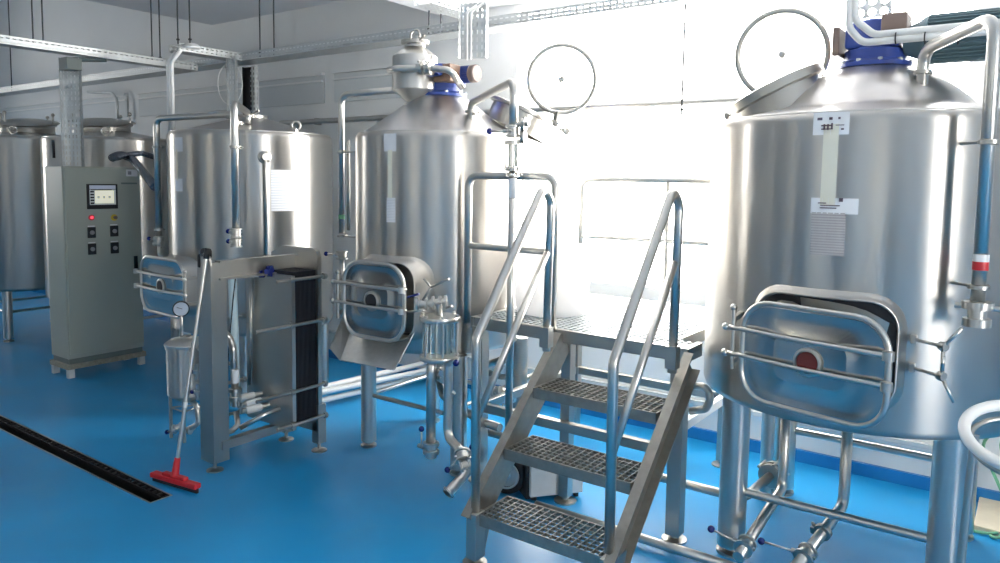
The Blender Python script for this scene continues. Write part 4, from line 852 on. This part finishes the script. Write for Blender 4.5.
b = MB(); b.tube([at(468, 470, Y=y0 - .10), at(460, 480, Y=y0 - .16), at(447, 494, Y=y0 - .24)], .025, .05, n=16, cap=False); b.lathe([(.026, -.012), (.034, -.01), (.034, .0), (.026, .002)], at(448, 493, Y=y0 - .235), at(447, 494, Y=y0 - .24) - at(455, 486, Y=y0 - .2), 20, False); b.build('outlet_spout', 'steel', T)
# elbow pipe under the middle tank
b = MB(); b.tube([V((-3.02, 3.55, .70)), V((-3.02, 3.55, .42)), V((-2.95, 3.5, .35)), V((-2.50, 3.30, .33)), V((-2.35, 3.28, .33))], .024, .06, n=14); b.build('drain_pipe', 'satin', MT)
# three pale pipes along the floor
for k, (a, e) in enumerate((((328, 386), (417, 365)), ((328, 391), (421, 371.5)), ((328, 399), (425, 376)))):
    z_ = (.16, .13, .06)[k]; p = at(*a, Z=z_); q = at(*e, Z=z_); d = (q - p); b = MB(); b.cyl(p - d * .1, q + d * (.7 if k else .5), .022, n=12)
    tag(b.build('floor_pipe', 'dwhite'), ('topmost', 'middle', 'lowest')[k] + ' of the three pale pipes running level behind the middle tank leg', 'pipe', 'pale pipes near the floor')
# ------------------------------------------------------------------ PLATFORM WITH STAIRS
PZ = .94; PX0, PX1, PY0, PY1 = -2.515, -1.285, 3.27, 4.40; SL, SR = -1.935, -1.275
T = thing('work_platform', 'steel grating work platform with three-tread stairs and handrails in front of the window', 'platform', ((PX0 + PX1) / 2, PY0, 0))
# the right side of the deck steps in where the round tank stands
def grating(x0, x1, y0, y1, z, cell, h, name, par, w=.0035, m='satin', notch=None):
    b = MB(); nx = max(2, round((x1 - x0) / cell)); ny = max(2, round((y1 - y0) / cell))
    for i in range(nx + 1):
        x = x0 + (x1 - x0) * i / nx; ye = y1
        if notch and x > notch[0]: ye = notch[1]
        b.bb(x - w / 2, x + w / 2, y0, ye, z - h, z)
    for j in range(ny + 1):
        y = y0 + (y1 - y0) * j / ny; xe = x1
        if notch and y > notch[1]: xe = notch[0]
        b.bb(x0, xe, y - w / 2, y + w / 2, z - h * .7, z - .0008)
    return b.build(name, m, par)
NX, NY = -1.40, 3.42
grating(PX0 + .005, PX1 - .005, PY0 + .005, PY1, PZ - .002, .036, .022, 'deck_grating', T, .004, 'galv', (NX, NY))
def member(nm, x0, x1, y0, y1, z0, z1, m='satin', bev=.003, par=None): return MB().bb(x0, x1, y0, y1, z0, z1, bev).build(nm, m, par or T)
member('deck_frame', PX0, PX1, PY0 - .03, PY0, PZ - .065, PZ); member('deck_frame', PX0 - .02, PX0, PY0 - .03, PY1, PZ - .065, PZ); member('deck_frame', PX0, NX, PY1, PY1 + .03, PZ - .065, PZ)
member('deck_frame', PX1, PX1 + .022, PY0 - .03, NY, PZ - .065, PZ); member('deck_frame', NX, NX + .02, NY, PY1, PZ - .065, PZ)
for x, y in ((PX0 + .03, PY0), (PX1 - .03, PY0 + .01), (PX0 + .03, PY1 - .05), (NX - .06, PY1 - .05), (-1.95, PY0 + .06)):
    w_ = .035 if y == PY0 or y == PY0 + .01 else .028
    l = member('leg', x - w_, x + w_, y - w_ + .0, y + w_, .03, PZ - .05); b = MB(); b.lathe([(.06, 0), (.06, .008), (.02, .014), (.02, .04)], (x, y, 0), (0, 0, 1), 18); b.build('levelling_foot', 'satin', l)
member('tie_rail', PX0 + .05, PX1 - .05, PY0 - .01, PY0 + .03, .40, .45); member('tie_rail', PX0 + .05, NX - .08, PY1 - .07, PY1 - .03, .40, .45)
member('tie_rail', PX0 + .01, PX0 + .05, PY0 + .03, PY1 - .08, .40, .45); member('tie_rail', NX - .07, NX - .03, NY + .1, PY1 - .08, .40, .45, 'dwhite')
# stringers as channels
for sx in (SL, SR):
    a0, a1 = V((sx, 2.50, .20)), V((sx, 3.25, .90)); d = (a1 - a0).normalized(); nrm = V((0, -d.z, d.y))
    b = MB(); sgn = 1 if sx == SL else -1
    b.beam(a0 - nrm * .03, a1 - nrm * .03, .006, .13, (0, 0, 1)); 
    for o_ in (-.065, .065): b.beam(a0 - nrm * (.03 - o_) - V((sgn * .02, 0, 0)) * 1, a1 - nrm * (.03 - o_) - V((sgn * .02, 0, 0)), .045, .006)
    b.build('stringer', 'step', T)
    l = member('front_foot', sx - .025, sx + .03, 2.49, 2.56, .03, .24); b = MB(); b.lathe([(.055, 0), (.055, .01), (.02, .02), (.02, .04)], (sx, 2.525, 0), (0, 0, 1), 18); b.build('levelling_foot', 'satin', l)
    b = MB(); b.poly([V((sx + .03, 2.56, .24)), V((sx + .03, 2.62, .24)), V((sx + .03, 2.56, .06))], .004); b.build('gusset', 'satin', T)
for y_, z_ in ((2.515, .235), (2.72, .47), (2.955, .705)):
    x0, x1, y1 = SL + .01, SR - .01, y_ + .235
    b = MB(); b.bb(x0, x1, y_, y_ + .005, z_ - .05, z_); b.bb(x0, x1, y1, y1 + .005, z_ - .04, z_); b.bb(x0, x0 + .005, y_, y1, z_ - .04, z_); b.bb(x1 - .005, x1, y_, y1, z_ - .04, z_); tr = b.build('tread_frame', 'step', T)
    grating(x0 + .005, x1 - .005, y_ + .005, y1, z_ - .001, .034, .018, 'tread_grating', tr, .004, 'step')
# stair handrails
for sx in (SL, SR + .0):
    z3 = .90
    b = MB(); b.tube([V((sx, 2.525, .235 if sx == SL else .26)), V((sx, 2.515, 1.015)), V((sx, 3.03, 1.675)), V((sx, 3.10, 1.60)), V((sx, 3.085, .86))], .0205, .055, n=16); b.build('handrail', 'steel', T)
    b = MB(); b.tube([V((sx, 3.075, 1.35)), V((sx, 2.53, .66))], .0165, n=14); b.build('middle_rail', 'steel', T)
    b = MB(); b.box((sx, 3.085, .93), (.05, .05, .1)); b.build('post_bracket', 'satin', T)
# front guard rail
gx0, gx1, gy = at(468, 250, Y=3.24).x, at(554, 250, Y=3.24).x, 3.24
gt = at(500, 176, Y=gy).z
b = MB(); b.tube([V((gx0, gy, .90)), V((gx0, gy, gt)), V((gx1, gy, gt)), V((gx1, gy, .92))], .021, .06, n=16); b.build('guard_rail', 'steel', T)
gm = at(500, 248, Y=gy).z; b = MB(); b.cyl((gx0, gy, gm), (gx1, gy, gm), .018); b.build('middle_rail', 'steel', T)
# back guard rail
by_ = PY1 - .03; bt = at(650, 180, Y=by_).z; bx0 = at(582, 200, Y=by_).x
b = MB(); b.tube([V((bx0, by_, PZ - .02)), V((bx0, by_, bt)), V((NX - .01, by_, bt))], .019, .06, n=14); b.build('guard_rail', 'steel', T)
bm = at(650, 240, Y=by_).z; b = MB(); b.cyl((bx0, by_, bm), (NX - .01, by_, bm), .015); b.cyl((at(668, 200, Y=by_).x, by_, PZ - .02), (at(668, 200, Y=by_).x, by_, bt), .016); b.cyl((NX - .01, by_, PZ - .02), (NX - .01, by_, bt), .018); b.build('middle_rail', 'steel', T)
# white tub on the deck
tc = V((-2.27, 3.66, PZ)); b = MB(); b.lathe([(.19, .0), (.20, .01), (.25, .36), (.265, .365), (.265, .385), (.245, .385), (.235, .36), (.185, .02), (.001, .02)], tc, (0, 0, 1), 40, False, .9); tag(b.build('plastic_tub', 'milky'), 'white tapered plastic tub standing on the platform deck behind the front rail', 'tub')

# ------------------------------------------------------------------ MOBILE PUMP BEHIND THE STAIRS
T = thing('mobile_pump', 'wheeled pump unit with a silver housing on the floor behind the stairs', 'pump', (-2.2, 3.3, 0))
wz = .115; wa = V((-2.33, 3.13, wz)); ax = V((.55, .83, 0)).normalized(); an = V((.83, -.55, 0)).normalized()
def gr(x, y, Z): return at(x, y, Z=Z)
w0 = V((-2.245, 3.20, .115))
nw = V((.35, -.93, 0)).normalized()
for dx_, rr in ((0, .108),):
    b = MB(); b.torus(w0 , nw, .088, .020, 40, 12); wh = b.build('wheel_tyre', 'black', T)
    b = MB(); b.torus(w0 + nw * .016, nw, .070, .006, 36, 8); b.lathe([(.066, -.006), (.066, .004), (.025, .006), (.025, .03), (.001, .032)], w0, nw, 28); b.build('wheel_rim', 'galv', wh)
b = MB(); b.lathe([(.07, .03), (.075, .04), (.075, .20), (.06, .21)], w0 + V((.0, 0, .0)) - V((0, 0, 0)), -nw, 26); b.build('motor_body', 'teal', T)
bu, bv = V((.80, .60, 0)).normalized(), V((-.60, .80, 0)).normalized()
bc_ = gr(548, 478, .09); b = MB(); b.box(bc_ + V((.0, .03, .02)), (.30, .20, .17), (V((.62, .78, 0)), V((-.78, .62, 0)), V((0, 0, 1))), .006); hs = b.build('housing', 'dwhite', T)
b = MB(); q = gr(526, 476, .10); b.box(q, (.06, .18, .19), (V((.62, .78, 0)), V((-.78, .62, 0)), V((0, 0, 1))), .01); b.build('end_flange', 'black', T)
for x, y in ((516, 480), (524.5, 482)): b = MB(); b.ball(gr(x, y, .06), .018); b.build('knob', 'knob', T)
for s in (-1, 1):
    for t in (-1, 1): b = MB(); q = bc_ + V((.0, .03, 0)) + V((.62, .78, 0)) * (.12 * s) + V((-.78, .62, 0)) * (.07 * t); b.cyl((q.x, q.y, .0), (q.x, q.y, .03), .015); b.build('foot', 'black', T)

# ------------------------------------------------------------------ FLOOR PIPEWORK UNDER THE STAIRS AND THE RIGHT TANK
P = [(-1.75, 3.42, .27), (-1.08, 3.42, .27)]
y1_ = 3.42; qa = at(640, 472, Y=y1_); qb = at(743, 499, Y=y1_); zz = (qa.z + qb.z) / 2
qv = at(772, 470, Y=3.75)
b = MB(); b.tube([V((-2.55, y1_, zz)), V((qb.x, y1_, zz)), V((qv.x, 3.78, zz + .02))], .022, .07, n=14); o = tag(b.build('transfer_pipe', 'steel'), 'steel transfer pipe passing behind the stairs and turning to the valve under the right tank', 'pipe')
b = MB(); e = V((qv.x, 3.78, zz + .02)); dd = (e - V((qb.x, y1_, zz))).normalized()
for f in (0, .04): b.lathe([(.025, -.012), (.06, -.010), (.06, .010), (.025, .012)], e - dd * f, dd, 24)
x_, y_ = basis(dd)
for k in range(5): a = k * 1.256; q = e + (x_ * math.cos(a) + y_ * math.sin(a)) * .066; b.cyl(q - dd * .06, q + dd * .03, .008, n=8)
b.build('flange_coupling', 'satin', o)
qa = at(640, 540, Y=3.12); qb = at(715, 559, Y=3.12); zz = (qa.z + qb.z) / 2
b = MB(); b.tube([V((-2.0, 3.12, zz)), V((-.75, 3.12, zz))], .022, n=14); tag(b.build('floor_pipe', 'steel'), 'low steel pipe close to the floor, running from the stairs towards the right tank leg', 'pipe')
# dark U pipe between the platform leg and the right tank
b = MB(); ub = 3.62; b.tube([at(694, 386, Y=ub), at(703, 386, Y=ub), at(709, 392, Y=ub), at(710, 400, Y=ub), at(706, 409, Y=ub), at(690, 411, Y=ub)], .020, .03, n=12); tag(b.build('elbow_pipe', 'satin'), 'dark U-shaped pipe bend between the platform leg and the right tank', 'pipe')
# long white sill duct behind, on the floor side of the platform
a, e = at(694, 428, Y=4.1), at(722, 405, Y=4.5)
# pipe cluster under the platform, behind the handrail
b = MB(); b.tube([at(482, 366, Y=3.9), at(500, 360, Y=3.9), at(520, 362, Y=3.9)], .022, .05, n=12); b.tube([at(486, 372, Y=3.8), at(505, 378, Y=3.8), at(520, 370, Y=3.9)], .020, .05, n=12); b.tube([at(488, 395, Y=3.8), at(540, 372, Y=4.2)], .018, n=10)
tag(b.build('pipe_manifold', 'satin'), 'tangle of dark pipes under the platform left of the stairs', 'pipe')
T = thing('valve_manifold', 'small valves with navy knobs under the platform left of the stairs', 'valve', (-2.45, 3.7, .2))
for x, y in ((489, 382), (497, 392), (508, 398)): valve(T, at(x, y, Y=3.7), (1, .2, .3), .022, (-.3, -.5, -.7), .05)
b = MB(); b.tube([at(480, 388, Y=3.72), at(515, 400, Y=3.72)], .016, n=10); b.build('manifold_pipe', 'steel', T)

# ------------------------------------------------------------------ BOTTOM RIGHT CORNER
T = thing('round_stand', 'round stand with a thick white hoop rim and leaning steel legs at the right edge', 'stand', (-.0, 3.0, 0))
hc = at(1027, 438, Y=2.35); tilt = V((-.12, -.10, 1))
hr = hc.x - at(964, 430, Y=2.35).x
HN = V((.06, -.38, 1)); b = MB(); b.torus(hc, HN, hr, .0155, 64, 12); b.build('hoop_rim', 'white', T)
b = MB(); b.torus(hc - V((0, 0, .03)), HN, hr * .90, .008, 56, 8); b.build('inner_ring', 'satin', T)
for a in (2.75, 4.75, .6): 
    q = hc + V((math.cos(a) * hr * .9, math.sin(a) * hr * .9, -.03)); b = MB(); b.cyl(q, (hc.x + math.cos(a) * hr * 1.15, hc.y + math.sin(a) * hr * 1.15, 0), .011, n=12); b.build('leg', 'satin', T)
b = MB(); q0 = at(975, 520, Y=4.2); bp = at(975, 522, Z=0); b.bb(bp.x, bp.x + .5, bp.y - .12, bp.y + .33, 0, .03, .004); tag(b.build('floor_board', 'sheet'), 'beige board lying on the floor behind the right tank', 'board')
for k, dy in enumerate((0, .12)):
    b = MB(); b.tube([bp + V((-.05 + dy, -.16, .012)), bp + V((.10, -.14 - dy * .3, .012)), bp + V((.16, .05 - dy, .045)), bp + V((.06 + dy, .15, .22)), bp + V((-.03 + dy * .5, .2, .40)), bp + V((.3, .1 - dy, .5))], .008, .1, n=8); tag(b.build('green_hose', 'green'), ('left' if k == 0 else 'right') + ' of the two thin green hoses beside the beige board', 'hose', 'thin green hoses')
# ------------------------------------------------------------------ camera, world, view
cd = bpy.data.cameras.new('camera'); cam = bpy.data.objects.new('camera', cd); COL.objects.link(cam)
cd.sensor_fit = 'HORIZONTAL'; cd.sensor_width = 36; cd.lens = 36 * F / 1000; cd.shift_y = -(281.5 - PPY) / 1000; cd.clip_start = .02
cam.matrix_world = Matrix.Translation(EYE) @ ROT.to_4x4(); sc.camera = cam
w = bpy.data.worlds.new('overcast_sky'); sc.world = w; w.use_nodes = True
bg = w.node_tree.nodes['Background']; bg.inputs[0].default_value = (1, .985, .96, 1); bg.inputs[1].default_value = 23.0
sc.view_settings.view_transform = 'Standard'; sc.view_settings.look = 'None'; sc.view_settings.exposure = 0; sc.view_settings.gamma = 1; sc.view_settings.use_curve_mapping = False
